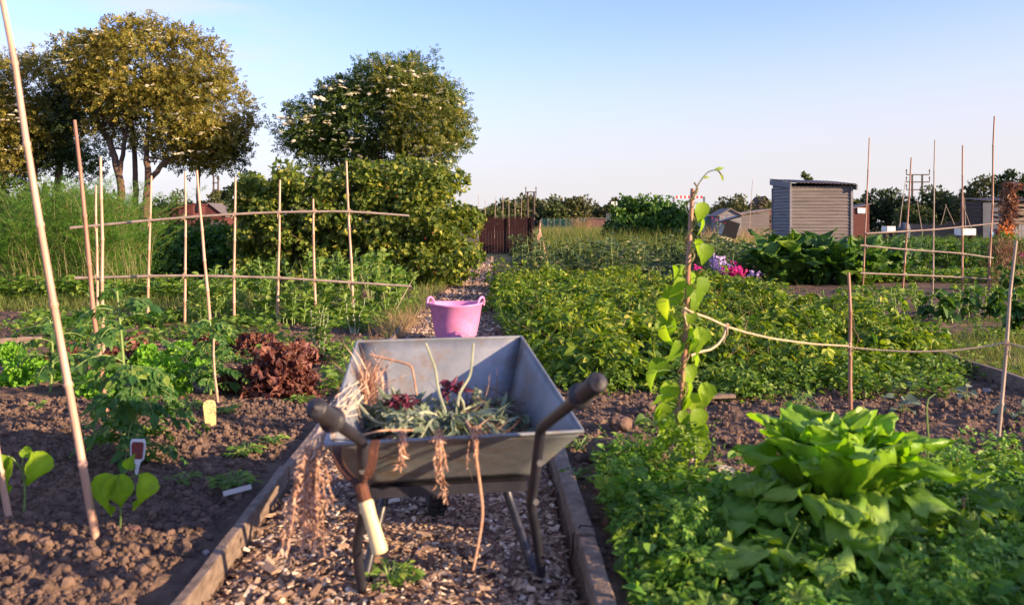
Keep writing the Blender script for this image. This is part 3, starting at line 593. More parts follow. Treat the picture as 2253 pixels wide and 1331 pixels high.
g = MB(); x = (362 - CX) * k; g.box(((362 + 505 - 2 * CX) / 2 * k, d + .04, .55), (3.0, .04, .08)); g.build('rail', M['maroon'], f, off=f.location)
# striped height barrier
d = 70; k = d / FPX; b0 = P(1516, 490, d); b0[2] = 0; hb = thing('height_barrier', 'height barrier with a red and white striped top bar', 'barrier', b0); zt = CAMH + 57 * k
for px in (1482, 1549): g = MB(); g.box(((px - CX) * k, d, zt / 2), (.14, .14, zt)); g.build('post', M['steel'], hb, off=b0)
g = MB(); g.box(((1516 - CX) * k, d, zt - .03), ((1549 - 1482) * k - .15, .08, .2)); bar = g.build('crossbar', M['white'], hb, off=b0)
g = MB()
for i in range(7): g.box(((1489 + i * 9.0 - CX) * k, d, zt - .03), (4.6 * k, .086, .206))
g.build('stripes', M['stripe_red'], bar, off=b0)
# white board on a post
d = 45; k = d / FPX; b0 = P(1352, 490, d); b0[2] = 0; th = thing('notice_board', 'small blank white board on a thin post left of the tall dark bush', 'sign', b0)
g = MB(); g.box((b0[0], d, 1.0), (.05, .05, 2.0)); g.build('post', M['cane_grey'], th, off=b0); g = MB(); g.box((b0[0] - .02, d - .04, CAMH + 42 * k), (.3, .02, .2)); g.build('board', M['white'], th, off=b0)
# green netting fence
d = 58; k = d / FPX
for (pa, pb, lab, top) in ((1192, 1290, 'green netting fence between the fence panel and the brown shed', 483), (1335, 1365, 'taller green netting fence behind the white board', 473)):
    b0 = P((pa + pb) / 2, 490, d); b0[2] = 0; th = thing('netting_fence', lab, 'fence', b0); zt = CAMH + (490 - top) * k; g = MB(); xs = np.linspace((pa - CX) * k, (pb - CX) * k, 60)
    for x in xs: g.tube([(x, d, .05), (x + .05, d, zt)], .012, 3, False)
    for z in np.linspace(.1, zt, 16): g.tube([(xs[0], d + .01, z), (xs[-1], d + .01, z)], .012, 3, False)
    g.build('netting', M['green_mesh'], th, off=b0)
    for x in xs[::8]: g = MB(); g.tube([(x, d, 0), (x, d, zt + .1)], .03, 6); g.build('post', M['steel'], th, off=b0)
# ramshackle dark shed at the right edge
d = 42; k = d / FPX; b0 = P(2215, 490, d); b0[2] = 0; s = thing('ramshackle_shed', 'ramshackle dark shed clad in odd boards and blue grey sheeting', 'shed', b0); xa, xb = (2160 - CX) * k, (2262 - CX) * k; zt = CAMH + 47 * k
boards_wall((xa, d), (xb, d), 0, zt, .2).build('front_wall', M['darkwood'], s, off=b0); boards_wall((xa, d + 2), (xa, d), 0, zt, .2).build('side_wall', M['darkwood'], s, off=b0)
g = MB(); g.box((xa + .42, d - .06, zt / 2), (.8, .03, zt - .1)); g.build('sheet_panel', M['tarp'], s, off=b0)
g = MB(); corrugated(g, xa - .1, xb + .2, d - .25, d + 2.2, zt + .05, zt + .03, zt + .2, zt + .2, .09, .02); g.build('roof', M['corr'], s, off=b0)
g = MB()
for i in range(8): c = (xb - .75 + rng.uniform(-.1, .3), d - .14 - .02 * i, zt - .25 - i * .14); g.beam((c[0] - .55, c[1], c[2] + rng.normal(0, .06)), (c[0] + .7, c[1], c[2] + rng.normal(0, .06)), .02, .1)
g.build('loose_boards', M['board'], s, off=b0)
g = MB()
for i in range(8): g.box((xb - .95 + i * .16, d - .4, .5), (.14, .02, 1.0 + rng.normal(0, .05)))
g.build('upright_planks', M['blue_shade_wood'], s, off=b0)
g = MB(); n = 900; z = rng.uniform(.1, 2.9, n); g.scatter(T_LN, np.stack([(2208 - CX) * 38 / FPX + z * .12 + rng.normal(0, .13, n), 38 + rng.normal(0, .12, n), z], -1), rnd_dir(n, .6) + [0, 0, -.8], rng.normal(0, 1, (n, 3)), rng.uniform(.15, .4, n))
cs = thing('dried_plant', 'tall column of dried brown leaves before the ramshackle shed', 'dried plant', ((2208 - CX) * 38 / FPX, 38, 0)); g.build('leaves', EL['corn'], cs, off=cs.location)
g = MB()
for q in range(5): x = (2200 - CX) * 38 / FPX + rng.normal(0, .1); g.tube(bend_path((x, 38, 0), (x + .35, 38, 2.6 + rng.normal(0, .2)), 6, 0, .02), .02, 5)
g.build('stalks', M['drystem'], cs, off=cs.location)
g = MB(); g.add([P(2178, 522, 36), P(2194, 522, 36), P(2178, 503, 36), P(2176, 522, 36.4), P(2194, 522, 36.4), P(2177, 506, 36.4)], [np.array([[0, 1, 2], [5, 4, 3]]), np.array([[0, 3, 4, 1], [1, 4, 5, 2], [2, 5, 3, 0]])]); g.build('tarpaulin', M['bluetarp'], off=P(2180, 522, 36), label='bright blue folded tarpaulin in front of the ramshackle shed', cat='tarpaulin')
g = MB(); n = 260; g.scatter(T_DISC, P(2212, 512, 34) + rng.normal(0, .16, (n, 3)), rnd_dir(n, .5), rng.normal(0, 1, (n, 3)) + [0, -1, .6], .07); fp = thing('flower_clump', 'orange and salmon flowers glowing before the ramshackle shed', 'flowers', P(2212, 540, 34)); g.build('flowers', EL['fl_or'], fp, off=fp.location)
g = MB(); n = 200; g.scatter(T_LN, P(2212, 525, 34) + rng.normal(0, .16, (n, 3)), rnd_dir(n, 1), rng.normal(0, 1, (n, 3)), .16); g.build('leaves', EL['weed'], fp, off=fp.location)
# white crate, white trough
for (px0, px1, pt, pb, d, nm, lab, mt) in ((2115, 2147, 503, 517, 32, 'white_trough', 'white open trough standing before the picket fence', 'white'), (1952, 1970, 498, 510, 33, 'white_tray', 'white tray leaning by the upturned dark tub', 'white')):
    c = P((px0 + px1) / 2, (pt + pb) / 2, d); k = d / FPX; wd = (px1 - px0) * k; hh = (pb - pt) * k; g = MB()
    g.box(c, (wd, .03, hh)); g.box(c + [0, .5, 0], (wd, .03, hh)); g.box(c + [-wd / 2, .25, 0], (.03, .47, hh)); g.box(c + [wd / 2, .25, 0], (.03, .47, hh)); g.box(c + [0, .25, -hh / 2 - .014], (wd * .98, .46, .02)); g.build(nm, M[mt], off=c, label=lab, cat='tray')
    g = MB(); zz = c[2] - hh / 2 - .03; [g.box((c[0] + sx * wd * .4, c[1] + .25, zz / 2 + .01), (.06, .3, zz - .01)) for sx in (-1, 1)]; g.build('trestle', M['darkwood'], off=c, label='dark trestle under the ' + ('white open trough' if wd > .4 else 'white leaning tray'), cat='trestle')
c = P(1989, 498, 34); g = MB(); g.lathe([(.2, -.55), (.24, -.1), (.2, .08), (.1, .14), (0, .15)], c, 18); g.build('water_butt', M['tarp'], off=c, label='dark rounded water butt by the left foot of the tall canes', cat='water butt')
# picket fence in the distance right
b0 = P(2060, 490, 44); b0[2] = 0; th = thing('picket_fence', 'low rough picket fence of pale slats below the right trees', 'fence', b0); g = MB()
for px in np.arange(1998, 2118, 2.6):
    hh = 1.02 + rng.normal(0, .03) + (.12 if px > 2080 else 0); g.box(((px - CX) * 44 / FPX, 44, hh / 2), (.05, .02, hh))
g.build('slats', M['board'], th, off=b0); g = MB(); g.box((b0[0], 44.03, .8), (120 * 44 / FPX, .03, .05)); g.build('rail', M['board'], th, off=b0)
# compost box
c = P(1600, 505, 27); k = 27 / FPX; th = thing('compost_bin', 'tilted black compost bin lid on a cream box by the flowers', 'compost bin', (c[0], 27, 0)); g = MB(); g.box((c[0] - .08, 27, .33), (.36, .5, .66)); g.build('box', M['cream'], th, off=th.location)
g = MB(); g.box((c[0] + .05, 27, .9), (.45, .55, .5), M=[[.95, 0, .28], [0, 1, 0], [-.28, 0, .95]]); g.build('bin', M['black'], th, off=th.location); g = MB(); g.box((c[0], 26.98, 1.2), (.62, .62, .05), M=[[.95, 0, -.28], [0, 1, 0], [.28, 0, .95]]); g.build('lid', M['black'], th, off=th.location)
# bean sticks behind the fence panel
for i, px in enumerate((1052, 1068, 1088, 1106, 1120, 1134, 1147)):
    g = MB(); cane_geo(g, P(px, 525, 45), P(px + rng.normal(0, 1), 428 + rng.uniform(0, 12), 45), .02, .004, 5, .5); g.build('bean_cane', M['cane_grey'], off=P(px, 525, 45), group='row of thin canes behind the maroon fence panel', label='thin pale cane standing behind the maroon fence panel', cat='cane')
# distant loose canes on the right
for (a, b, d, r, lab) in (((1648, 520), (1656, 395), 22, .009, 'thin lone cane left of the grey corrugated shed'), ((1979, 500), (1992, 398), 26, .014, 'leaning cane left of the right hand trellis, behind it'), ((2030, 515), (2018, 440), 30, .014, 'short cane leaning left behind the right hand trellis'),
                       ((2125, 505), (2122, 435), 30, .016, 'short cane behind the third tall upright of the right trellis'), ((2138, 505), (2120, 455), 31, .014, 'short cane leaning left behind the right trellis'), ((2100, 495), (2080, 450), 31, .012, 'thin cane of the far wigwam above the picket fence'), ((2070, 495), (2082, 450), 31, .012, 'thin cane leaning right in the far wigwam above the picket fence')):
    g = MB(); cane_geo(g, P(*a, d), P(*b, d), r, .004, 6); g.build('garden_cane', M['cane_grey'], off=P(*a, d), label=lab, cat='cane')
# wooden tripod beyond the strawberries
th = thing('cane_wigwam', 'wigwam of crossed canes standing right of the maroon fence panel', 'plant support', P(1188, 598, 19))
for a, b, r in (((1168, 592), (1190, 490), .014), ((1209, 600), (1184, 486), .016), ((1180, 585), (1189, 484), .010), ((1189, 580), (1187, 486), .014), ((1168, 598), (1176, 545), .008)):
    g = MB(); cane_geo(g, P(*a, 18.5 + rng.uniform(-.3, .3)), P(*b, 18.5), r, .004, 6); g.build('cane', M['cane'], th, off=th.location)
g = MB(); g.tube([P(1187, 491, 18.4), P(1187, 485, 18.4)], .06, 8); g.build('cap', M['black'], th, off=th.location)
# ------------------------------------------------------------------ elder trees
def elder(name, lab, d, ells_px, trunks, T, mat, n_cl, per, leaf, cr, flowers=0, extra_twigs=(), base_px=None, ell_tone=None, matd=None, n_tone=0):
    bx = base_px; b = P(bx, 490, d); b[2] = 0; th = thing(name, lab, 'tree', b); k = d / FPX
    E = [(*P(x, y, d + dd), rx * k, ry * k * .9, ry * k) for x, y, rx, ry, dd in ells_px]
    g = MB(); C = crown(g, T, E, int(n_cl * 1.2), per, leaf, cr, inner=.3, flat=.75)
    for (x, y, y0) in extra_twigs:
        a = P(x, y0, d); e = P(x + rng.uniform(-8, 8), y, d); t_ = rng.random(60)[:, None]; Pp = a * (1 - t_) + e * t_ + rng.normal(0, .05, (60, 3)); g.scatter(T, Pp, rnd_dir(60, .5) + [0, 0, .4], rng.normal(0, 1, (60, 3)) + [0, 0, 1], leaf * .8)
    g.build('crown', mat, th, off=b)
    if ell_tone:
        g = MB(); crown(g, T, [(*P(x, y, d + dd), rx * k, ry * k * .9, ry * k) for x, y, rx, ry, dd in ell_tone], n_tone, per, leaf, cr * .8, inner=.2); g.build('tone_leaves', matd, th, off=b)  # second leaf tone: painted shade, real ivy, painted sunlight, tree by tree
    s = MB(); tw = MB()
    for tr in trunks:
        pts = [P(x, y, d + dz) for x, y, dz, _ in tr]; pts = np.array(pts); rr = np.array([q[3] * k / 2 * .8 for q in tr])
        tt = np.linspace(0, len(pts) - 1, len(pts) * 4); pp = np.stack([np.interp(tt, np.arange(len(pts)), pts[:, i]) for i in range(3)], -1); pp[1:-1] = (pp[:-2] + 2 * pp[1:-1] + pp[2:]) / 4; pp += rng.normal(0, .012, pp.shape)
        s.tube(pp, np.interp(tt, np.arange(len(pts)), rr), 8, False)
        for q in range(7):
            i = rng.integers(len(pp) // 2, len(pp)); j = np.argsort(np.linalg.norm(C - pp[i], axis=1))[:60]; c = C[rng.choice(j)]; limb(tw, pp[i], c, rr[-1] * .6, .01, .06)
    s.build('trunk', M['bark'], th, off=b); tw.build('branches', M['bark'], th, off=b)
    if flowers:
        fr = []
        while len(fr) < flowers:
            e = E[rng.integers(len(E))]; u_, v_ = rng.uniform(-.9, .9, 2); 
            if u_ * u_ + v_ * v_ > .9 or (v_ < -.3): continue
            X_, Z_ = e[0] + u_ * e[3], e[2] + v_ * e[5]; yf = min([q[1] - q[4] * math.sqrt(max(0, 1 - ((X_ - q[0]) / q[3]) ** 2 - ((Z_ - q[2]) / q[5]) ** 2)) for q in E if ((X_ - q[0]) / q[3]) ** 2 + ((Z_ - q[2]) / q[5]) ** 2 < 1]); fr.append((X_, yf - cr * rng.uniform(.35, .8), Z_))
        Pp = np.array(fr); k2 = len(Pp); g = MB()
    if False:
        c = C[rng.choice(len(C), flowers * 3, replace=True)]; top = np.array([e[:3] for e in E]).mean(0); out = unit(c - top) * [1, 1, .6]; Pp = c + out * cr * .85 + [0, 0, cr * .35]
        m = Pp[:, 1] < d + .4; Pp = Pp[m][:flowers]; k2 = len(Pp); g = MB()
    if flowers:
        g.scatter(T_DISC, np.repeat(Pp, 6, 0) + rng.normal(0, .05, (k2 * 6, 3)) * [1, 1, .25], rnd_dir(k2 * 6, .1), np.array([0, -.55, 1.0]) + rng.normal(0, .3, (k2 * 6, 3)), rng.uniform(.05, .10, k2 * 6))
        g.build('flower_heads', EL['fl_white'], th, off=b, kind='stuff')
    return th
elder('elder_tree', 'large spreading elder tree with golden olive crown on several bare trunks', 20.5,
      [(300, 150, 150, 100, 0), (200, 140, 80, 65, 0), (410, 135, 75, 60, .3), (450, 235, 95, 85, -.2), (360, 225, 120, 70, .2), (235, 215, 90, 50, .2), (480, 300, 65, 55, .1), (410, 300, 75, 45, -.4), (310, 85, 75, 42, 0), (170, 160, 48, 45, .4), (335, 315, 45, 25, .3), (235, 285, 45, 28, .4), (455, 345, 60, 24, 0)],
      [[(262, 480, 0, 26), (268, 400, 0, 20), (240, 310, .2, 18), (205, 250, .3, 12)], [(262, 400, 0, 15), (272, 320, .1, 12), (285, 240, .2, 9)], [(297, 480, .3, 20), (298, 380, .3, 15), (290, 270, .3, 13), (300, 200, .3, 8)],
       [(322, 480, -.2, 26), (325, 390, -.2, 20), (322, 335, -.2, 14), (330, 250, 0, 9)], [(325, 400, -.2, 16), (355, 362, -.2, 14), (410, 330, 0, 12), (460, 290, .2, 8)], [(434, 470, .5, 11), (437, 400, .5, 10), (440, 330, .5, 8)]],
      T_PIN, EL['elder1'], 520, 34, .17, .36, flowers=55, base_px=300,
      ell_tone=[(430, 330, 90, 38, .5), (500, 330, 45, 40, .4), (160, 230, 40, 70, .6), (250, 260, 60, 25, .4)], matd=EL['dark'], n_tone=110)  # darker leaves low in the crown put its shade into the colour
elder('elder_tree', 'elder tree cut by the left edge with golden leaves and dark ivy below', 21.5,
      [(60, 200, 85, 85, 0), (20, 260, 90, 75, 0), (90, 270, 55, 50, -.3), (-60, 240, 100, 110, 0), (25, 330, 60, 40, -.2)],
      [[(60, 480, 0, 26), (75, 380, 0, 22), (70, 280, 0, 12)], [(120, 480, .4, 22), (130, 370, .4, 18), (140, 290, .4, 12)], [(10, 480, 0, 22), (0, 350, 0, 14)]],
      T_PIN, EL['elder1'], 300, 34, .17, .36, flowers=30, base_px=60, ell_tone=[(140, 270, 45, 60, .2), (110, 320, 60, 55, .4), (185, 340, 35, 55, .5), (60, 350, 60, 45, .5)], matd=EL['ivy'], n_tone=120)
elder('elder_tree', 'round elder tree dotted with cream flower heads above the currant bush', 19.0,
      [(800, 265, 130, 95, .2), (900, 240, 110, 90, 0), (700, 285, 85, 65, .2), (950, 300, 75, 75, 0), (860, 190, 80, 60, .1), (770, 210, 60, 45, .2), (985, 230, 42, 30, 0), (660, 290, 50, 38, .3), (930, 370, 75, 50, .2), (740, 340, 90, 50, .3)],
      [[(840, 560, 0, 26), (835, 420, 0, 20), (825, 300, 0, 12)], [(850, 500, .2, 16), (900, 380, .2, 12), (920, 300, .2, 8)], [(820, 500, .2, 14), (760, 400, .2, 10), (720, 320, .2, 8)]],
      T_PIN, EL['elder2'], 480, 36, .155, .33, flowers=120, base_px=845, extra_twigs=((963, 108, 170), (912, 112, 160), (897, 122, 160), (790, 132, 190), (752, 168, 210)),
      ell_tone=[(940, 260, 85, 85, -.5), (900, 180, 70, 42, -.4)], matd=EL['elder3'], n_tone=95)  # warmer leaves on the right half put the sunlit side into the colour

# ivy and scrub mass below the left trees
b0 = G(60, 560, .05) ; b0 = np.array([(70 - CX) * 19 / FPX, 19, 0.0])
k = 19 / FPX
bush('ivy_scrub', 'tangled ivy and scrub at the foot of the left edge trees', 'shrub', b0, [(-.9, 0, 1.2, 1.0, .7, .95), (.1, .1, 1.3, .9, .7, .8), (1.0, .3, 1.0, .8, .6, .8), (-2, 0, 1.3, 1.2, .7, 1.1)], T_RH, EL['ivy'], 220, 55, .1, .25, stems=20)
b0 = np.array([(300 - CX) * 22 / FPX, 22.0, 0]); bush('ivy_scrub', 'leafy scrub around the bare trunks behind the asparagus', 'shrub', b0, [(-.9, 0, .9, .9, .7, .85), (.3, .1, .9, .8, .6, .8), (1.4, 0, .7, .8, .6, .6)], T_RH, EL['elder2'], 140, 45, .1, .25)

# ------------------------------------------------------------------ asparagus fern bush
b0 = np.array([(180 - CX) * 11.9 / FPX, 11.9, .05]); th = thing('asparagus_fern', 'feathery bright green asparagus foliage filling the left side', 'plant', b0)
g = MB(); s = MB(); NF = 330
for i in range(NF):
    bx = b0 + [rng.uniform(-1.25, .75), rng.uniform(-.6, .6), 0]; a = rng.uniform(0, 6.28); hh = rng.uniform(1.1, 2.2) * (1 - .12 * abs(bx[0] - b0[0])); sp = rng.uniform(.25, .85)
    tt = np.linspace(0, 1, 9); pts = bx + np.stack([np.cos(a) * sp * tt ** 2 + .05 * np.sin(9 * tt), np.sin(a) * sp * .7 * tt ** 2, hh * (tt - .22 * tt ** 3)], -1)
    s.tube(pts, np.linspace(.0045, .0015, 9), 4, False)
    m = 520; u = .06 + .94 * rng.random(m) ** .8; c = np.stack([np.interp(u, tt, pts[:, q]) for q in range(3)], -1); wd = .27 * np.sin(np.pi * np.clip(u, .1, 1) ** .8) + .05
    # side plumes
    ang = (u * 23).astype(int) * 2.4 + i; off = np.stack([np.cos(ang), np.sin(ang), .45 + 0 * ang], -1) * (wd * rng.random(m))[:, None]
    g.scatter(T_ND, c + off + rng.normal(0, .008, (m, 3)), off + rng.normal(0, .07, (m, 3)) + [0, -.01, .05], rng.normal(0, 1, (m, 3)), rng.uniform(.02, .05, m), rng.uniform(.035, .06, m))
g.build('foliage', EL['aspara'], th, off=b0); s.build('stems', M['beanstem'], th, off=b0)

# ------------------------------------------------------------------ currant bush (the big hedge-like bush in the centre left)
b0 = np.array([(800 - CX) * 14.6 / FPX, 14.6, .05]); k = 14.6 / FPX
E = [((x - 800) * k, dy, CAMH - (y - 490) * k - .05, rx * k, .75, ry * k) for x, y, rx, ry, dy in ((800, 420, 110, 60, .1), (860, 390, 90, 45, .2), (900, 500, 130, 120, 0), (780, 470, 120, 100, .1), (660, 480, 110, 95, .1), (960, 480, 90, 90, -.1), (970, 560, 85, 75, -.35), (850, 560, 110, 75, -.1), (700, 560, 110, 60, .2), (585, 460, 65, 65, .3), (570, 540, 75, 70, .3), (940, 400, 70, 30, .2), (650, 390, 30, 30, 0), (540, 420, 25, 25, .3), (1010, 520, 45, 70, -.2))]
th, C = bush('currant_bush', 'big currant bush with yellow green lobed leaves left of the path', 'bush', b0, E, T_LOB, EL['currant'], 640, 62, .078, .19, stems=60, hang=.3, inner=.25)
g = MB(); c = C[rng.choice(len(C), 70)] + [0, -.2, 0]; g.scatter(LUMPS[0], c[:, :] + rng.normal(0, .1, c.shape), rnd_dir(70), UP, .022); g.build('currants', M['stripe_red'], th, off=b0, kind='stuff')
# shaded plants between asparagus and currant bush
b0 = np.array([(420 - CX) * 16 / FPX, 16, .05]); bush('bramble_patch', 'dark blue green leafy plants in shade below the red sheds', 'shrub', b0, [(-.3, 0, .4, .8, .5, .5), (.6, .2, .45, .6, .5, .5), (1.1, 0, .3, .5, .5, .4), (-1, .2, .3, .5, .5, .4)], T_TRI, EL['kale'], 170, 40, .12, .2)

# dense tall bush right of the path (artichoke leaves)
b0 = np.array([(1435 - CX) * 26 / FPX, 26, 0]); bush('artichoke_clump', 'tall dense dark green clump of leafy stems in the middle distance', 'plant', b0, [(-.75, 0, .95, .55, .5, .85), (-.2, 0, 1.0, .5, .5, .85), (.35, .1, .95, .5, .5, .85), (.85, 0, .85, .4, .5, .75), (-1.0, 0, .6, .4, .4, .5)], T_OV, EL['kale'], 300, 36, .12, .22, stems=30, hang=.5)

# ------------------------------------------------------------------ leafy patches
def patch(poly, n, h, T, leaf, spread=.12, hv=.4, up=.35, g=None, gap=0.0, per=1, gseed=1, hump=0.0, hs=1.2, droop=0.0):
    """low foliage mass over a polygon: leaves from the ground to the local canopy height"""
    g = g or MB(); q = poly_pts(poly, n); hh = h * (1 - hump + hump * 2 * fbm(q[:, 0] * hs, q[:, 1] * hs, 3, gseed))
    if gap: m = fbm(q[:, 0] * 2.2, q[:, 1] * 2.2, 3, gseed + 5) > gap; q = q[m]; hh = hh[m]
    k = len(q); z = gz(q[:, 0], q[:, 1]) * 0 + .06 + hh * (1 - rng.random(k) ** 1.6 * (1 - .12)) * rng.uniform(1 - hv, 1, k)
    D = rnd_dir(k, .25) + [0, 0, up - droop]; Nn = UP * .9 + rng.normal(0, .45, (k, 3))
    g.scatter(T, np.stack([q[:, 0], q[:, 1], z], -1), D, Nn, leaf * rng.uniform(.55, 1.3, k)); return g
STRAW = [(.18, 6.2), (.35, 5.45), (1.3, 5.35), (2.0, 5.5), (2.7, 6.0), (3.1, 6.6), (3.45, 7.6), (3.4, 8.8), (3.0, 10.5), (2.9, 13.2), (1.2, 14.2), (-.28, 14.2), (-.12, 10), (0, 8)]
def mounds(g, C, r, h, n, T, leaf, z0=.06):
    k = len(C); r = r * rng.uniform(.65, 1.25, k); h = h * rng.uniform(.55, 1.3, k); i = np.repeat(np.arange(k), n); m = len(i)
    a = rng.uniform(0, 6.283, m); s_ = rng.random(m) ** .55; lay = 1 - .35 * rng.random(m) ** 2
    o = np.stack([np.cos(a) * s_, np.sin(a) * s_, np.sqrt(np.maximum(0, 1 - s_ ** 2))], -1); Pp = np.stack([C[i, 0] + o[:, 0] * r[i] * lay, C[i, 1] + o[:, 1] * r[i] * lay, z0 + o[:, 2] * h[i] * lay], -1)
    D = np.stack([np.cos(a), np.sin(a), .25 - .7 * s_], -1) + rng.normal(0, .35, (m, 3)); Nn = o * [1, 1, .9] + rng.normal(0, .38, (m, 3)); return g.scatter(T, Pp, D, Nn, leaf * rng.uniform(.55, 1.3, m))
g = patch(STRAW, 9000, .16, T_TRI, .095, hump=.5, hs=1.9, up=.2)
mounds(g, (lambda q: q[fbm(q[:, 0] * 1.3 + 4, q[:, 1] * 1.3, 3, 77) > .37])(poly_pts(STRAW, 190)), .31, .28, 140, T_TRI, .10); mounds(g, poly_pts(STRAW, 60), .2, .37, 60, T_TRI, .09)
q = poly_pts(STRAW, 420); gd = MB(); gd.scatter(T_BL, np.stack([q[:, 0], q[:, 1], rng.uniform(.12, .3, 420)], -1), rnd_dir(420, .6) + [0, 0, .7], rng.normal(0, 1, (420, 3)), rng.uniform(.12, .35, 420), .05); gd.build('dry_stems', EL['dryg'], kind='stuff', label='dry straw coloured stems poking out of the strawberry foliage', cat='dry stems')
q = poly_pts(STRAW, 1200); g.scatter(T_BL, np.stack([q[:, 0], q[:, 1], np.full(len(q), .1)], -1), rnd_dir(len(q), .2) + [0, 0, 1.2], rng.normal(0, 1, (len(q), 3)), .3, .12)
g.build('strawberry_bed', EL['straw'], kind='stuff', label='thick yellow green mass of strawberry leaves filling the bed right of the path', cat='strawberry plants')
g = patch([(.2, 6.0), (.3, 4.9), (2.6, 5.0), (3.3, 6.2), (1.8, 6.0), (.9, 6.3)], 6500, .13, T_OV, .04, hump=.8, up=.4, gap=.40)
mounds(g, poly_pts([(.3, 5.0), (2.4, 5.05), (3.0, 6.0), (.4, 5.9)], 34), .16, .17, 120, T_OV, .035)
g = patch([(-.2, 9), (.05, 6.6), (.25, 6.2), (.5, 7), (.2, 9)], 1500, .12, T_OV, .04, hump=.5, up=.4, g=g)
g.build('weed_fringe', EL['weed'], kind='stuff', label='small fine leaved weeds fringing the front edge of the strawberries', cat='weeds')
# red berries, straw litter
g = MB(); c = np.array([P(1333, 822, 5.55), P(1326, 826, 5.6), P(1655, 690, 8.5), P(1290, 700, 8)]); g.scatter(LUMPS[1], c, [1, 0, 0], UP, .03); g.build('strawberry', M['stripe_red'], off=c[0], label='ripe red strawberries showing among the leaves', cat='strawberries', kind='stuff')
c = G(1590, 820); n = 260; q = c + np.stack([rng.normal(0, .22, n), rng.normal(0, .12, n), rng.uniform(.03, .09, n)], -1); g = MB(); g.scatter(T_BL, q, rnd_dir(n, .15), rng.normal(0, 1, (n, 3)) + UP, rng.uniform(.1, .3, n), .09)
g.build('cut_straw', EL['dryg'], kind='stuff', label='heap of dry cut stalks between strawberries and dark soil', cat='straw')

# broad beans and grey-green plants behind the strawberries
def bean_plant(T, leaf, h, n, mat, name='broad_bean', sp=.07, seed=0, stems=3, up=.4):
    g = MB(); s = MB()
    for k in range(stems):
        b = np.array([rng.normal(0, sp), rng.normal(0, sp), 0]); t = b + [rng.normal(0, .06), rng.normal(0, .06), h * rng.uniform(.8, 1.05)]
        pts = bend_path(b, t, 6, 0, .01); s.tube(pts, np.linspace(.008, .004, 6), 5, False); m = n // stems; u = rng.uniform(.12, 1, m) ** .8
        c = np.stack([np.interp(u, np.linspace(0, 1, 6), pts[:, q]) for q in range(3)], -1); d = rnd_dir(m, .25) + [0, 0, up]
        g.scatter(T, c, d, UP + rng.normal(0, .4, (m, 3)), leaf * rng.uniform(.6, 1.2, m) * (1.15 - .4 * u))
    return g, s
def plant_set(name, cat, spots, variants, T, leaf, h, n, mat, label_fn, group=None, stems=3, up=.4, sp=.07, smat='greenstem'):
    protos = []
    for v in range(variants):
        g, s = bean_plant(T, leaf, h * rng.uniform(.9, 1.1), n, mat, stems=stems, up=up, sp=sp)
        protos.append((g, s, None))
    made = []
    for i, (x, y, sc_) in enumerate(spots):
        v = i % variants
        if v == i:
            th = thing(name, label_fn(i), cat, (x, y, float(gz(x, y))), rng.uniform(0, 6), group); a = protos[v][0].build('leaves', EL[mat], th); b = protos[v][1].build('stems', M[smat], th); made.append((th, a, b))
        else:
            th0, a0, b0_ = made[v]; th = th0.copy(); COL.objects.link(th); th['label'] = label_fn(i); th.location = (x, y, float(gz(x, y))); th.rotation_euler = (0, 0, rng.uniform(0, 6))
            for q in (a0, b0_): c = q.copy(); COL.objects.link(c); c.parent = th
        th.scale = (sc_,) * 3
sp_ = [(x + rng.normal(0, .12), y + rng.normal(0, .12), rng.uniform(.8, 1.15)) for y in (15.2, 16.2, 17.4, 18.8) for x in np.arange(.3 if y < 18 else 1.4, 6.4 - (y - 15) * .1, .42) if not (abs(x - .6) < .3 and y > 18)]
plant_set('broad_bean', 'plant', sp_, 6, T_OV, .12, .72, 90, 'pea', lambda i: 'grey green broad bean plant in the rows beyond the strawberry bed', group='broad bean rows beyond the strawberries', stems=4, up=.3, sp=.1)
g = patch([(0.2, 14.6), (5.5, 14.4), (6.5, 20), (.4, 20)], 9000, .35, T_OV, .1, hump=.4); g = patch([(.6, 20), (7, 20), (8, 26), (1.2, 27)], 9000, .45, T_OV, .13, hump=.5, g=g)
g.build('undergrowth', EL['pea'], kind='stuff', label='grey green leafy undergrowth between the strawberries and the tall dark clump', cat='undergrowth')
# meadow grass
def grass(poly, n, h, mat, lab, w=.014, name='grass', z0=.05):
    g = MB(); q = poly_pts(poly, n); q = q[path_mask(q[:, 0], q[:, 1]) < .5]; k = len(q); hh = h * rng.uniform(.45, 1.2, k)
    g.scatter(T_BL, np.stack([q[:, 0], q[:, 1], np.full(k, z0)], -1), rnd_dir(k, 0) * rng.uniform(.1, .5, k)[:, None] + [0, 0, 1], rng.normal(0, 1, (k, 3)) * [1, 1, .1], hh, hh * 0 + w * 14)
    return g.build(name, EL[mat], kind='stuff', label=lab, cat='grass')
grass([(.7, 21), (4.4, 21), (7, 46), (1.6, 46)], 20000, .75, 'grass', 'long green grass between the cane wigwam and the tall dark clump', .02)
grass([(1.0, 26), (9, 27), (16, 58), (1.6, 58)], 5000, .8, 'dryg', 'dry straw coloured seed grass in the distance below the green netting', .02, name='dry_grass')
grass([(-9, 16), (-1.3, 16), (-1.5, 30), (-16, 30)], 9000, .35, 'weed', 'low grass behind the asparagus and currant bush', .02)
grass([(6, 20), (14, 20), (26, 42), (8, 42)], 12000, .45, 'weed', 'rough grass around the grey and ramshackle sheds', .02)
grass([(-6.4, 9.9), (-2.6, 9.9), (-2.4, 13.2), (-8.5, 13.4)], 15000, .17, 'grass', 'short weedy grass between left trellis and asparagus', .008)
grass([(2.9, 5.9), (3.7, 5.2), (5.2, 6.4), (4.6, 8.2), (3.5, 7.4)], 2600, .15, 'grass', 'patchy pale grass behind the board at the right edge', .006)
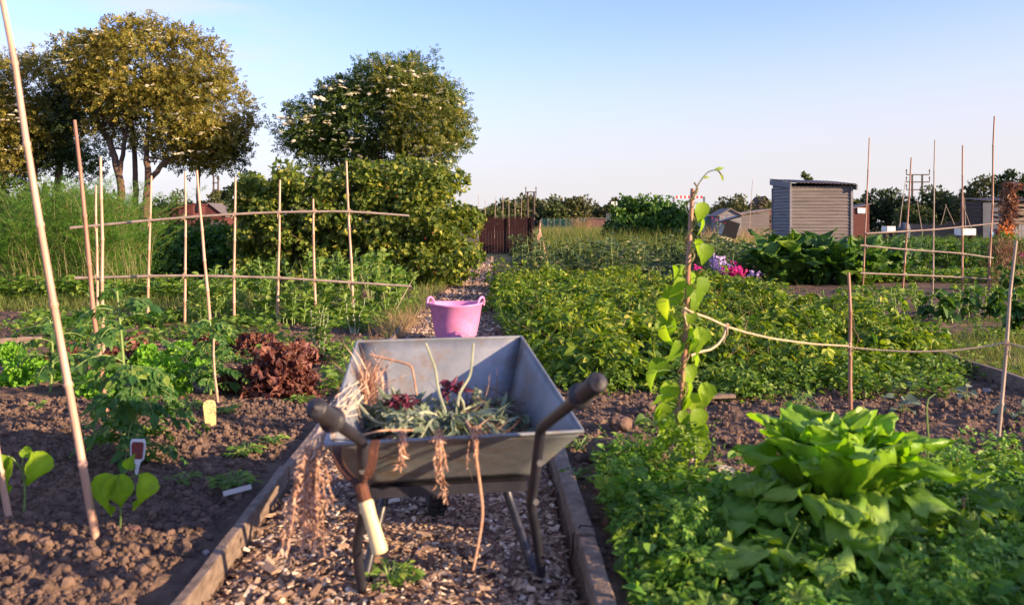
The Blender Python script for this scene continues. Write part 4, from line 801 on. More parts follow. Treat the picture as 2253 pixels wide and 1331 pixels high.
grass([(-1.3, 8.7), (-1.0, 7.0), (-1.05, 14.5), (-1.5, 14.5)], 900, .16, 'grass', 'tufts of grass along the left edge of the path', .006)
q = poly_pts([(-1.25, 7.6), (-1.0, 7.6), (-1.0, 9.4), (-1.3, 9.4)], 420); g = MB(); g.scatter(T_BL, np.stack([q[:, 0], q[:, 1], np.full(len(q), .05)], -1), rnd_dir(len(q), .2) + [0, 0, .5], rng.normal(0, 1, (len(q), 3)), .2, .07); g.build('dead_grass', EL['dryg'], kind='stuff', label='pale dead grass and roots lying left of the pink tub', cat='dead grass')

# pale stem clump of dry corn near the far sheds
g = MB(); n = 160; c = P(1278, 500, 52); g.scatter(T_BL, c + [0, 0, -.7] + rng.normal(0, 1, (n, 3)) * [.12, .12, .1], rng.normal(0, .1, (n, 3)) + UP, rng.normal(0, 1, (n, 3)), 1.3, .3); g.build('dry_stook', EL['dryg'], off=c, label='pale stook of dry stems left of the low brown shed', cat='dry stems')

# big-leaved clump (horseradish) and potatoes on the right
def bigleaf(name, lab, b0, xs, n, L, mat, sd=1):
    th = thing(name, lab, 'plant', b0); g = MB(); T1 = broadleaf(5, 7, .26, .05, .4, .3, sd); T2 = broadleaf(5, 7, .3, .06, .3, .5, sd + 1)
    for T in (T1, T2):
        m = n // 2; q = b0 + np.stack([rng.uniform(-xs[0], xs[0], m), rng.uniform(-xs[1], xs[1], m), rng.uniform(.0, .5, m)], -1); d = rnd_dir(m, 0) * rng.uniform(.25, 1.3, m)[:, None] + [0, 0, .9]
        g.scatter(T, q, d, rng.normal(0, .2, (m, 3)) - d * [1, 1, 0] * .8 + [0, 0, .6], L * rng.uniform(.6, 1.15, m))
    g.build('leaves', EL[mat], th, off=b0); return th
bigleaf('horseradish_clump', 'clump of big glossy upright dark leaves in front of the grey shed', np.array([(1745 - CX) * 14.6 / FPX, 14.6, .05]), (.62, .45), 190, .52, 'kale')
bigleaf('horseradish_clump', 'big leaved dark clump just left of the right hand trellis', np.array([(1860 - CX) * 14.2 / FPX, 14.4, .05]), (.5, .4), 120, .5, 'kale', 5)
bigleaf('rhubarb_clump', 'dark broad leaves low behind the left end of the right trellis', np.array([(1985 - CX) * 14.4 / FPX, 15.2, .05]), (.5, .35), 80, .38, 'potato', 9)
sp_ = [(x + rng.normal(0, .1), y + rng.normal(0, .1), rng.uniform(.85, 1.15)) for y in (17.4, 18.4, 19.6) for x in np.arange(7.6, 11.2, .42)]
plant_set('potato_plant', 'plant', sp_, 5, T_PINF, .22, .62, 80, 'potato', lambda i: 'bushy green potato plant in the rows behind the right hand trellis', group='potato rows behind the right trellis', stems=5, up=.2, sp=.14)
sp_ = [(x + rng.normal(0, .1), y + rng.normal(0, .2), rng.uniform(.7, 1.0)) for y in (19, 21) for x in np.arange(3.6, 7.4, .5)]
plant_set('bean_bush', 'plant', sp_, 4, T_OV, .14, .6, 80, 'bean', lambda i: 'green leafy bush in the rows below the grey shed', group='leafy rows below the grey shed', stems=4)
# flowers
for (px, py, d, nn, mt, lab, hh) in ((1580, 578, 13.6, 90, 'fl_lilac', 'tall pale lilac stock flowers behind the lower flower clump', .55), (1590, 598, 12.8, 130, 'fl_lilac', 'bright lilac flower clump left of the magenta blooms', .4), (1614, 601, 12.6, 140, 'fl_mag', 'magenta flower clump right of the lilac blooms', .4), (1535, 592, 13.2, 24, 'fl_mag', 'small magenta flower spike beside the climbing bean pole', .4), (1661, 603, 12.6, 22, 'fl_lilac', 'single small lilac flower right of the magenta clump', .4),
                               (1578, 483, 26, 14, 'fl_mag', 'red pink flowers left of the lone cane near the small grey shed', .9), (2250, 560, 16, 20, 'fl_mag', 'small magenta flowers at the right edge', .4)):
    c = P(px, py, d); b = np.array([c[0], d, .05]); th = thing('flower_clump', lab, 'flowers', b); g = MB(); sx = .065 if nn > 50 else .035
    if d > 20: sx = .12
    q = c + rng.normal(0, 1, (nn, 3)) * [sx * 1.15, sx, sx * .8]; 
    for i in range(nn if nn <= 25 else 1):
        qq = q[i:i + 1] if nn <= 25 else q; m_ = len(qq); g = MB(); g.scatter(T_LOB, qq, rnd_dir(m_, .4), rng.normal(0, .6, (m_, 3)) + [.2, -.8, .5], rng.uniform(.04, .065, m_)); g.build('bloom' if nn <= 25 else 'blooms', EL[mt], th, off=b)
    g = MB(); s = MB()
    for i in range(max(3, nn // 8)): e = q[i]; s.tube(bend_path(b + rng.normal(0, .05, 3) * [1, 1, 0], e, 4, 0, .01), .004, 4)
    m = nn * 3; u = rng.random(m); g.scatter(T_LN, b + np.stack([rng.normal(0, sx * 1.5, m), rng.normal(0, sx, m), u * (c[2] - .1)], -1), rnd_dir(m, .5), rng.normal(0, 1, (m, 3)) + UP, .1); g.build('leaves', EL['pea'], th, off=b); s.build('stems', M['greenstem'], th, off=b)

# broad bean / celery rows behind the left trellis
sp_ = []
for (px, base, hpx) in ((470, 705, 100), (505, 700, 110), (548, 690, 100), (590, 700, 105), (640, 715, 100), (668, 700, 95), (720, 700, 110), (760, 690, 120), (800, 690, 100), (850, 680, 100), (560, 650, 90), (620, 655, 95), (700, 650, 90), (880, 665, 80), (800, 655, 90), (430, 720, 70), (740, 655, 110), (830, 650, 115), (660, 655, 60), (515, 655, 70)):
    c = G(px, base); sp_.append((c[0], c[1], hpx * c[1] / FPX / .55))
plant_set('leafy_crop', 'plant', sp_, 6, T_OV, .11, .52, 150, 'bean', lambda i: 'bright green leafy vegetable plant in the rows behind the left trellis', group='leafy vegetables behind the left trellis', stems=6, up=.9, sp=.12)
g = patch([(-1.35, 8.0), (-2.2, 8.8), (-1.9, 10.6), (-1.15, 11)], 2800, .09, T_OV, .05, hump=.5); g = patch([(-1.0, 5.2), (-1.5, 5.0), (-1.75, 6.2), (-1.15, 7.0)], 1500, .12, T_OV, .05, hump=.7, gap=.42, g=g)
g = patch([(-3.9, 8.6), (-1.9, 8.8), (-1.9, 10), (-4.0, 10)], 3200, .12, T_OV, .06, hump=.6, gap=.42, g=g); g = patch([(-7.5, 10.6), (-3.4, 10.6), (-3.4, 12.2), (-8.5, 12.4)], 5200, .3, T_OV, .09, hump=.7, g=g); g = patch([(-4.6, 7.4), (-2.2, 7.4), (-2.0, 9.0), (-5.2, 9.4)], 3000, .16, T_OV, .06, hump=.7, gap=.4, g=g); g = patch([(-3.9, 5.6), (-1.9, 5.6), (-1.7, 7.6), (-4.4, 7.6)], 2200, .11, T_OV, .05, hump=.7, gap=.42, g=g); g.build('low_weeds', EL['weed'], kind='stuff', label='low green weeds scattered over the left bed beside the path', cat='weeds')
for (px, py, lab) in ((775, 700, 'pale celery like plant at the foot of the rightmost left trellis cane'), (700, 735, 'pale celery like plant at the foot of the second cane from the right')):
    c = G(px, py + 30); c[2] = gz(c[0], c[1]); th = thing('celery_plant', lab, 'plant', c); g, s = bean_plant(T_OV, .06, .34, 190, 'weed', stems=7, up=.6, sp=.03); g.build('leaves', EL['weed'], th); s.build('stems', M['wiltstem'], th)
g = MB(); n = 60
for i in range(26):
    c = G(rng.uniform(600, 880), rng.uniform(660, 690)); th_ = rng.uniform(-.6, .6); g.scatter(T_BL, [c], [th_, 0, 1], [rng.normal(), -1, 0], rng.uniform(.45, .6), .25)
g.build('leek_leaves', EL['pea'], off=G(740, 670), label='thin grey green leek blades rising among the leafy vegetables', cat='leeks', kind='stuff')

# crops under the right trellis
pe = []
for (px, base, hpx, lab) in ((1845, 690, 50, 'small squash seedling behind the short cane of the twine fence'), (1808, 695, 25, 'small round leafed seedling left of the short cane'), (1905, 685, 60, 'pale pea plant at the left foot of the right trellis'), (1935, 690, 55, 'pale pea plant second from the left foot of the right trellis'), (1965, 715, 90, 'tall thin pale weed in front of the right trellis'), (1998, 672, 55, 'pale pea plant under the second upright of the right trellis'),
                            (2020, 680, 45, 'yellow green pea plant left of the middle upright'), (2125, 690, 60, 'pale pea plant under the fourth upright of the right trellis'), (2175, 690, 65, 'pea plant at the right foot of the right trellis'), (1775, 690, 40, 'spindly weed at the right edge of the strawberries')):
    c = G(px, base); c[2] = gz(c[0], c[1]); th = thing('pea_plant', lab, 'plant', c); hh = hpx * c[1] / FPX; g, s = bean_plant(T_HT, .07, hh, 46, 'weed', stems=4, up=.5, sp=.08); g.build('leaves', EL['bean'], th); s.build('stems', M['greenstem'], th)
for (px, base, lab, sc_) in ((2080, 705, 'dwarf bean plant with drooping dark leaves in front of the right trellis', .36), (2165, 700, 'dwarf bean plant beside the right front cane', .36), (2245, 745, 'leafy bean plant at the right edge behind the twine', .42), (2248, 650, 'dark leafy plant at the right edge below the ramshackle shed', .5)):
    c = G(px, base); c[2] = gz(c[0], c[1]); th = thing('dwarf_bean', lab, 'plant', c); g, s = bean_plant(T_HT, .12, sc_, 70, 'potato', stems=5, up=-.2, sp=.1); g.build('leaves', EL['potato'], th); s.build('stems', M['greenstem'], th)
g = patch([(5.8, 14.6), (11, 14.4), (11, 15.9), (6, 15.8)], 5000, .22, T_OV, .08, hump=.5); g = patch([(4.6, 11.0), (9, 11), (9, 13.8), (5.0, 13.2)], 3500, .12, T_OV, .07, hump=.6, gap=.46, g=g)
g = patch([(2.95, 5.7), (3.7, 5.0), (5.4, 6.2), (5.0, 8.2), (3.5, 7.4)], 3400, .10, T_OV, .04, hump=.8, gap=.42, g=g)
g = patch([(3.6, 8), (6, 8), (7, 10.5), (4, 10.5)], 1200, .08, T_OV, .05, hump=.6, gap=.5, g=g)
g.build('low_weeds', EL['weed'], kind='stuff', label='low weeds and seedlings around the right hand trellis', cat='weeds')
c = G(2215, 640); th = thing('dry_weed', 'brown feathery dead weed between the right trellis and the near right cane', 'plant', c); g = MB(); n = 1500; u = rng.random(n); g.scatter(T_ND, c + np.stack([rng.normal(0, .13, n), rng.normal(0, .12, n), u * .75], -1), rng.normal(0, .4, (n, 3)) + UP, rng.normal(0, 1, (n, 3)), .09, .07); g.build('stems', EL['corn'], th, off=c)
# ------------------------------------------------------------------ boards edging the path and beds
def plank(name, a, b, z0, z1, th_, lab, mat='board', cat='board', segs=14):
    a = np.array(a, float); b = np.array(b, float); d = unit(b - a); nr = np.array([d[1], -d[0]]); g = MB(); V = []
    for i in range(segs + 1):
        c = a + (b - a) * i / segs + nr * (.0012 * math.sin(i * 1.7)); zt = z1 + rng.normal(0, .001) + .0015 * math.sin(i * .9)
        for s, z in ((-.5, z0), (.5, z0), (.5, zt - .004), (.38, zt), (-.38, zt), (-.5, zt - .004)): V.append([*(c + nr * s * th_), z])
    F = [[i * 6 + j, i * 6 + (j + 1) % 6, i * 6 + 6 + (j + 1) % 6, i * 6 + 6 + j] for i in range(segs) for j in range(6)]
    g.add(V, [np.array(F), np.array([[0, 5, 4, 3, 2, 1], [segs * 6 + j for j in range(6)]])]); o = (*((a + b) / 2), z0); return g.build(name, M[mat], off=o, label=lab, cat=cat)
plank('edging_board', (-.85, 1.9), (-.925, 3.5), -.02, .115, .035, 'weathered board edging the left side of the chip path')
plank('edging_board', (-.93, 3.55), (-1.08, 8.4), -.02, .10, .035, 'grey board edging the path behind the wheelbarrow on the left')
plank('edging_board', (.195, 3.95), (.232, 2.72), -.02, .125, .06, 'thick grey timber edging the right side of the path, far piece')
plank('edging_board', (.234, 2.70), (.25, 1.9), -.02, .12, .055, 'thick grey timber edging the right side of the path, nearest piece')
g = MB(); g.tube([(.192, 2.76, .03), (.196, 2.77, .10), (.22, 2.76, .134), (.26, 2.74, .137), (.275, 2.72, .12)], .003, 5); g.build('wire_tie', M['black'], off=(.25, 2.74, .1), label='dark wire tie looped over the right timber', cat='wire')
a = G(2062, 790); b = G(2300, 872); plank('edging_board', a[:2], b[:2], .0, .15, .035, 'long grey board edging the dark soil at the right edge')
a = G(-40, 762); b = G(92, 755); plank('edging_board', a[:2], b[:2], .02, .14, .03, 'pale plank at the left edge behind the green lettuce')
g = MB(); c = G(1577, 882); g.box(c + [0, 0, .03], (.2, .07, .02), .15); g.build('wood_offcut', M['board'], off=c, label='short flat grey offcut lying on soil by the strawberries', cat='wood')
for px, py, lab in ((1100, 715, 'short dark stake at the right side of the path by the pink tub'), (1083, 590, 'short dark stake at the far right side of the path')):
    c = G(px, py, 0); g = MB(); s_ = c[1] / FPX; g.beam(c + [0, 0, -.1], c + [0, 0, 26 * s_], .05, .05); g.build('stake', M['cane_grey'], off=c, label=lab, cat='stake')

# ------------------------------------------------------------------ wheelbarrow, local frame: x right, y forward, origin between the feet
BRZ = R(9); BO = np.array([-.175, 2.53, 0.018])
cb, sb = math.cos(BRZ), math.sin(BRZ)
def BW(p): return np.array([BO[0] + cb * p[0] - sb * p[1], BO[1] + sb * p[0] + cb * p[1], BO[2] + p[2]])
def BL(p): x, y = p[0] - BO[0], p[1] - BO[1]; return np.array([cb * x + sb * y, -sb * x + cb * y, p[2] - BO[2]])
M['galv'] = surf('galvanised_steel', (.15, .17, .195), (.26, .28, .305), 5, .56, .3, bump=.2, third=(.2, .155, .12), thr=(.52, .66), spec=.45)
M['tube'] = surf('black_tube', (.012, .013, .02), (.03, .03, .04), 10, .38, .0, bump=.08, third=(.12, .045, .02), thr=(.66, .7), spec=.5)
M['grip'] = surf('rubber_grip', (.018, .018, .024), (.035, .033, .04), 20, .5, bump=.25, third=(.1, .07, .06), thr=(.6, .68))
M['tyre'] = surf('tyre_rubber', (.012, .012, .014), (.03, .03, .03), 10, .8)
wb = thing('wheelbarrow', 'galvanised grey wheelbarrow with black tubular frame standing on the chip path', 'wheelbarrow', BO, BRZ)
rim = [(-.35, -.27, .515), (.335, -.235, .515), (.300, .56, .668), (-.285, .53, .668)]
bot = [(-.26, .0, .325), (.235, .02, .325), (.2, .37, .335), (-.2, .36, .335)]
g = MB(); ns = 10
def wallpanel(g, a, b, c, d, n=10, inset=.0):
    a, b, c, d = map(lambda q: np.array(q, float), (a, b, c, d)); U, Vv = np.meshgrid(np.linspace(0, 1, n), np.linspace(0, 1, n)); U = U[..., None]; Vv = Vv[..., None]
    Pp = (a * (1 - U) + b * U) * (1 - Vv) + (d * (1 - U) + c * U) * Vv; nr = unit(np.cross(b - a, d - a)); Pp = Pp + nr * .006 * np.sin(np.pi * U) * np.sin(np.pi * Vv)
    ii = (np.arange(n - 1)[:, None] * n + np.arange(n - 1)[None]).reshape(-1); F = np.stack([ii, ii + 1, ii + 1 + n, ii + n], -1); g.add(Pp.reshape(-1, 3), F)
for i in range(4): j = (i + 1) % 4; wallpanel(g, rim[i], rim[j], bot[j], bot[i])
wallpanel(g, *bot)
tray = g.build('tray', M['galv'], wb, smooth=True)
m = tray.modifiers.new('thickness', 'SOLIDIFY'); m.thickness = .003; m.offset = 0
wd = tray.modifiers.new('weld', 'WELD'); wd.merge_threshold = .0008
g = MB()
for i in range(4):
    a, b = np.array(rim[i]), np.array(rim[(i + 1) % 4]); g.tube(bend_path(a, b, 6), .0055, 8)
g.build('rim', M['galv'], tray, smooth=True)
g = MB()
def sm_path(cp, n=40):
    cp = np.array(cp, float); t = np.linspace(0, len(cp) - 1, n); p = np.stack([np.interp(t, np.arange(len(cp)), cp[:, i]) for i in range(3)], -1)
    for _ in range(3): p[1:-1] = (p[:-2] + 2 * p[1:-1] + p[2:]) / 4
    return p
for sx, tip, bend in ((-1, (-.345, -.70, .70), (-.255, -.33, .535)), (1, (.245, -.745, .745), (.205, -.305, .545))):
    tip = np.array(tip); bend = np.array(bend); e = unit(tip - bend)
    low = np.array([bend[0] + .0 * sx, -.16, .30]); low2 = bend + [0, .03, -.06]
    foot = np.array([.26 * sx - .0, .0, .02]); fr_top = np.array([.18 * sx, .22, .28])
    h = sm_path([tip - e * .02, tip - e * .16, bend + e * .08, bend, low2, np.array([bend[0], -.24, .42]), low], 44)
    g = MB(); g.tube(h, .0145, 12); g.build('handle_tube', M['tube'], wb, smooth=True)
    leg = sm_path([low, (.235 * sx if sx > 0 else -.275, -.09, .18), (.262 * sx, -.02, .05), (.262 * sx, .015, .016), (.255 * sx, .07, .02), (.24 * sx, .11, .07), (.2 * sx, .2, .2), fr_top], 50)
    g = MB(); g.tube(leg, .0145, 12); g.build('leg', M['tube'], wb, smooth=True)
    # grip along the tube end
    L = np.array([-.01, 0, .002, .004, .006, .012, .02, .03, .115, .12, .124, .13, .136, .14]); rr = np.array([.0, .012, .018, .021, .022, .0225, .0215, .0205, .0205, .021, .029, .030, .029, .017])
    g = MB(); g.tube(tip[None] - e[None] * (L[:, None] - .0), rr, 20, cap=False); g.build('grip', M['grip'], wb, smooth=True)
    for z in ((bend[0], -.256, .46), (bend[0], -.20, .34)):
        q = np.array(z) + [0, -.028, -.01]; g = MB(); g.tube([q, q + [0, -.012, 0]], .009, 6); g.build('bolt', M['steel'], wb)
    g = MB(); g.tube(sm_path([fr_top, (.13 * sx, .45, .26), (.055 * sx, .66, .22), (.05 * sx, .72, .215)], 20), .0125, 8); g.build('fork_arm', M['tube'], wb, smooth=True)
g = MB(); g.box((-.01, .012, .305), (.46, .05, .03)); g.build('cross_brace', M['tube'], wb)
g = MB(); th_ = np.linspace(0, 2 * np.pi, 40); prof = []
def wheel(c, r, w):
    g = MB(); pr = [(r * .68, -w * .32), (r * .82, -w * .5), (r * .95, -w * .42), (r, -w * .2), (r, w * .2), (r * .95, w * .42), (r * .82, w * .5), (r * .68, w * .32), (r * .68, -w * .32)]
    g.lathe(pr, (0, 0, 0), 40); V = g.V[0]; g.V[0] = np.stack([V[:, 2], V[:, 0], V[:, 1]], -1) + np.array(c); o = g.build('wheel', M['tyre'], wb, smooth=True)
    t = MB()
    for i in range(30):
        a = i / 30 * 2 * np.pi
        for sx in (-1, 1): t.box((c[0] + sx * w * .17, c[1] + (r + .002) * math.cos(a), c[2] + (r + .002) * math.sin(a)), (w * .28, .02, .012), M=[[1, 0, 0], [0, -math.sin(a), math.cos(a)], [0, math.cos(a), math.sin(a)]])
    t.build('tread', M['tyre'], o)
    q = MB(); q.lathe([(0, -w * .2), (.02, -w * .45), (.025, -w * .2), (r * .5, -w * .12), (r * .66, -w * .3), (r * .69, -w * .32), (r * .69, w * .32), (r * .66, w * .3), (r * .5, w * .12), (.025, w * .2), (.02, w * .45), (0, w * .2)], (0, 0, 0), 32); V = q.V[0]; q.V[0] = np.stack([V[:, 2], V[:, 0], V[:, 1]], -1) + np.array(c); q.build('rim', M['galv'], o, smooth=True)
wheel((.0, .68, .19), .178, .075)
g = MB(); g.tube([(-.07, .68, .19), (.07, .68, .19)], .009, 8); g.build('axle', M['steel'], wb)

# contents of the barrow
def world_tube_thing(name, pts, r, mat, lab, cat, n=6):
    g = MB(); g.tube(sm_path(pts, 24), np.linspace(r, r * .7, 24), n); return g.build(name, M[mat] if isinstance(mat, str) else mat, off=pts[0], label=lab, cat=cat)
# compost litter
n = 2600; g = MB(); q = np.stack([rng.uniform(-.24, .22, n), rng.uniform(-.10, .40, n), np.zeros(n)], -1); zt = .415 + .05 * (q[:, 0] > .05) + .07 * np.exp(-((q[:, 0] + .02) ** 2 + (q[:, 1] - .12) ** 2) / .02); q[:, 2] = .35 + (zt - .35) * rng.random(n) ** .4
q[:, 1] = -.27 + (.515 - q[:, 2]) * 1.4 + .11 + rng.random(n) * (.33 + (q[:, 2] - .3) * .5); q[:, 0] *= 1 + (q[:, 2] - .3) * .7; W_ = np.array([BW(v) for v in q]); g.scatter(T_BL, W_, rnd_dir(n, .4), rng.normal(0, 1, (n, 3)) + UP, rng.uniform(.03, .09, n), .05)
M['litter'] = leafmat('dry_litter', (.05, .03, .022), (.15, .09, .06), (.42, .28, .18), .1)
n2 = 700; q = np.stack([rng.uniform(-.2, .2, n2), rng.uniform(.0, .36, n2), np.full(n2, .385) + rng.random(n2) * .04], -1); g.scatter(T_OV, np.array([BW(v) for v in q]), rnd_dir(n2, .5), rng.normal(0, 1, (n2, 3)) + UP, .05)
g.build('garden_litter', M['litter'], kind='stuff', label='brown dead plant litter and roots filling the bottom of the wheelbarrow', cat='plant litter')
n = 420; q = np.stack([rng.normal(.12, .05, n), rng.normal(.26, .05, n), rng.uniform(.40, .50, n)], -1); g = MB(); g.scatter(T_BL, np.array([BW(v) for v in q]), rnd_dir(n, .8), rng.normal(0, 1, (n, 3)), rng.uniform(.03, .10, n), .05); g.build('root_clump', M['litter'], off=BW((.12, .26, .42)), label='tangle of dark brown dry roots in the right half of the wheelbarrow', cat='roots', kind='stuff')
# dark compost mass in tray
g = MB(); U, Vv = np.meshgrid(np.linspace(-.235, .215, 26), np.linspace(-.02, .40, 26)); Z = .355 + .06 * fbm(U * 9, Vv * 9, 3, 4) + .04 * np.exp(-(U ** 2 + (Vv - .15) ** 2) / .02)
Pw = np.stack([BO[0] + cb * U - sb * Vv, BO[1] + sb * U + cb * Vv, Z], -1).reshape(-1, 3); ii = (np.arange(25)[:, None] * 26 + np.arange(25)[None]).reshape(-1); Zb = Pw.copy(); Zb[:, 2] = .33
g.add(Pw, np.stack([ii, ii + 1, ii + 27, ii + 26], -1)); g.build('compost', M['clod'], off=BW((0, .2, .34)), label='dark soil clinging among the litter in the wheelbarrow', cat='compost')
def uprooted(lab, root, dirs, nl, L, flower=None, mat='wilt', spread=1.0):
    root = BW(root); th = thing('uprooted_plant', lab, 'plant', root); g = MB(); s = MB()
    for i in range(nl):
        a = dirs + rng.normal(0, .75 * spread); ln = L * rng.uniform(.5, 1.1); el = rng.uniform(-.05, .5); e = root + np.array([math.cos(a) * ln, math.sin(a) * ln, 0]) ; e[2] = max(root[2] - .03, root[2] + el * ln * .5 - .03); el_ = BL(e); el_[1] = max(el_[1], -.27 + (.515 - el_[2]) * 1.4 + .10); el_[0] = np.clip(el_[0], -.26, .24); e = BW(el_); mid = (root + e) / 2 + [0, 0, ln * .22]
        pts = sm_path([root, mid, e], 9); s.tube(pts, np.linspace(.006, .0025, 9), 5, False); m = 11; u = rng.uniform(.3, 1, m); c = np.stack([np.interp(u, np.linspace(0, 1, 9), pts[:, q]) for q in range(3)], -1)
        g.scatter(T_LN if i % 3 else T_PINF, c, rng.normal(0, .5, (m, 3)) + unit(e - root), rng.normal(0, 1, (m, 3)) + UP, rng.uniform(.03, .09, m), rng.uniform(.03, .08, m))
    g.build('leaves', EL[mat], th, off=root); s.build('stems', M['wiltstem'], th, off=root); return th
uprooted('wilted grey green uprooted plant lying in the left half of the barrow', (-.04, .18, .46), math.pi * .95, 17, .25)
uprooted('wilted uprooted plant spreading toward the camera from the middle of the barrow', (.0, .14, .465), -math.pi * .5, 18, .25)
uprooted('wilted uprooted plant reaching to the right side of the barrow', (.03, .14, .45), -math.pi * .2, 12, .22)
uprooted('wilted plant heaped against the far side of the pile', (0, .2, .45), math.pi * .5, 5, .12)
for lab, pts in (('thick green stalk standing up from the pile, left of the two', [(.0, .10, .47), (-.03, .17, .56), (-.035, .20, .62), (-.065, .22, .70)]), ('thick green stalk standing up from the pile, right of the two', [(.02, .12, .47), (.035, .16, .55), (.075, .19, .60), (.085, .20, .70)]),
                 ('long green stalk lying from the barrow left wall to the right front', [(-.30, .20, .55), (-.22, .12, .47), (-.05, .06, .49), (.12, -.05, .44)]), ('green stalk lying from middle to the right in the barrow', [(.0, .12, .50), (.08, .0, .48), (.16, -.08, .45)])):
    world_tube_thing('green_stalk', [BW(p) for p in pts], .0052, 'wiltstem', lab, 'stalk')
for lab, p in (('purple flower head on the pile at the far side of the barrow', (.02, .22, .555)), ('purple flower head on the pile near the barrow left wall', (-.145, .16, .53))):
    g = MB(); n = 60; c = BW(p); g.scatter(T_LN, c + rng.normal(0, .012, (n, 3)) * [1.6, 1, .7], rnd_dir(n, .4), rng.normal(0, 1, (n, 3)) + UP, .035, .04); g.build('wilted_flower', leafmat('wine_petals', (.06, .01, .02), (.16, .03, .06), None, .2), off=c, label=lab, cat='flower')
# dead stalks and hanging weeds
def droop(a, L, sag, n=14, dx=0., dy=0.):
    t = np.linspace(0, 1, n); return np.stack([a[0] + dx * t, a[1] + dy * t, a[2] - L * t ** 1.3 + sag * np.sin(np.pi * t) * .3], -1)
def tassel(name, lab, top, nst, L, spread, dens=26, leaf=.022, lean=(0, 0)):
    th = thing(name, lab, 'dead weeds', top); s = MB(); g = MB()
    for i in range(nst):
        a = top + rng.normal(0, spread * .35, 3) * [1, .6, .3]; l = L * rng.uniform(.55, 1.05); p = droop(a, l, .1, 14, lean[0] + rng.normal(0, spread), lean[1] + rng.normal(0, spread * .5)); p[:, :2] += np.cumsum(rng.normal(0, .0022, (14, 2)), 0); s.tube(p, np.linspace(.0022, .001, 14), 4, False)
        m = dens; u = rng.uniform(.25, 1, m); c = np.stack([np.interp(u, np.linspace(0, 1, 14), p[:, q]) for q in range(3)], -1); g.scatter(T_LN, c, rng.normal(0, .5, (m, 3)) - UP * .8, rng.normal(0, 1, (m, 3)), leaf * rng.uniform(.6, 1.3, m), leaf * 1.1)
    s.build('stems', M['drystem'], th, off=top); g.build('seed_heads', DRYP, th, off=top); return th
DRYP = leafmat('dry_seed_heads', (.46, .27, .18), (.62, .42, .31), (.75, .56, .43), .25, tcol=(1.2, 1, .8))
tl = BW((-.385, -.24, .50)); tassel('hanging_weeds', 'thick bundle of pale dry weeds hanging off the left side of the barrow', tl, 24, .25, .03, 40, .020, (.0, -.04))
th = thing('dead_weeds', 'bleached weed roots draped over the left rim of the barrow', 'dead weeds', BW((-.33, 0, .54))); g = MB()
for i in range(26):
    a = BW((-.30 + rng.uniform(-.02, .05), rng.uniform(-.15, .3), .55 + rng.uniform(-.02, .04))); e = BW((-.375 + rng.uniform(-.05, .03), -.24 + rng.uniform(-.04, .08), .50 + rng.uniform(-.06, .02))); g.tube(bend_path(a, e, 8, rng.uniform(.0, .04), .006), .0016, 4)
g.build('roots', surf('bleached_roots', (.45, .33, .24), (.62, .5, .4), 30, .9), th, off=th.location)
tassel('hanging_weeds', 'small brown dry flower head hanging over the near rim, left of the middle', BW((-.155, -.262, .53)), 3, .1, .012, 34, .02)
tassel('hanging_weeds', 'pale dry seed head hanging over the near rim at the middle', BW((-.06, -.262, .535)), 6, .18, .022, 26, .02)
tassel('hanging_weeds', 'small dry tendrils hanging over the near rim, right of the middle', BW((.045, -.262, .54)), 4, .13, .014, 9, .014)
world_tube_thing('dry_stalk', [BW((.02, -.20, .545)), BW((.03, -.262, .535)), BW((.045, -.275, .42)), BW((.055, -.30, .33)), BW((.04, -.31, .25)), BW((.025, -.32, .19))], .0045, 'drystem', 'long thin bent dry stalk hanging down in front of the barrow', 'stalk')
world_tube_thing('dry_stalk', [BW((-.24, .47, .63)), BW((-.1, .42, .60)), BW((-.085, .36, .50))], .0045, 'drystem', 'dry stalk bent at a right angle in the far left corner of the barrow', 'stalk')
world_tube_thing('dry_stalk', [BW((-.1, -.05, .49)), BW((-.2, -.262, .545)), BW((-.30, -.30, .535))], .003, 'drystem', 'thin pale stalk lying across the near left rim', 'stalk')
th = thing('dry_leaf_bundle', 'orange dry leaf bundle standing against the barrow left wall', 'dead weeds', BW((-.26, .32, .5))); g = MB(); n = 90; q = np.array([BW(v) for v in np.stack([rng.normal(-.25, .02, n), rng.normal(.33, .02, n), rng.uniform(.44, .56, n)], -1)]); g.scatter(T_BL, q, rng.normal(0, .3, (n, 3)) + UP, rng.normal(0, 1, (n, 3)), .13, .1); g.build('leaves', DRYP, th, off=th.location)

# hand tool hooked over the left handle: forked rusty head, cream handle
M['rust'] = surf('rusty_steel', (.06, .025, .018), (.14, .055, .03), 14, .8, .2, bump=.5)
M['creamhandle'] = surf('cream_handle', (.62, .5, .26), (.74, .62, .35), 12, .5, bump=.1, third=(.45, .33, .16))
tA = P(738, 1000, 2.17); tB = P(822, 985, 2.12); tj = P(795, 1072, 2.12); te = P(838, 1218, 2.08); te0 = tj * .8 + te * .2
th = thing('garden_hoe', 'rusty forked hand tool with a cream handle hooked over the left barrow handle', 'hand tool', tj)
g = MB()
for a, bl in ((tA, 1), (tB, 1)):
    p = sm_path([a + [0, .03, .01], a, (a + tj) / 2 + (a - (tA + tB) / 2) * .25, tj], 12); 
    for i in range(11): g.beam(p[i], p[i + 1] + (p[i + 1] - p[i]) * .08, .022, .006)
g.tube([tj + (tj - te) * .06, tj, te0 + (te - te0) * .12], [.016, .017, .016], 12); g.build('forked_head', M['rust'], th, off=tj)
g = MB(); L_ = np.array([0, .02, .05, .3, .6, .9, .97, 1.0]); g.tube(te0[None] + (te - te0)[None] * L_[:, None], [.014, .0175, .0185, .0165, .018, .0195, .019, .014], 18); g.build('handle', M['creamhandle'], th, smooth=True, off=tj)

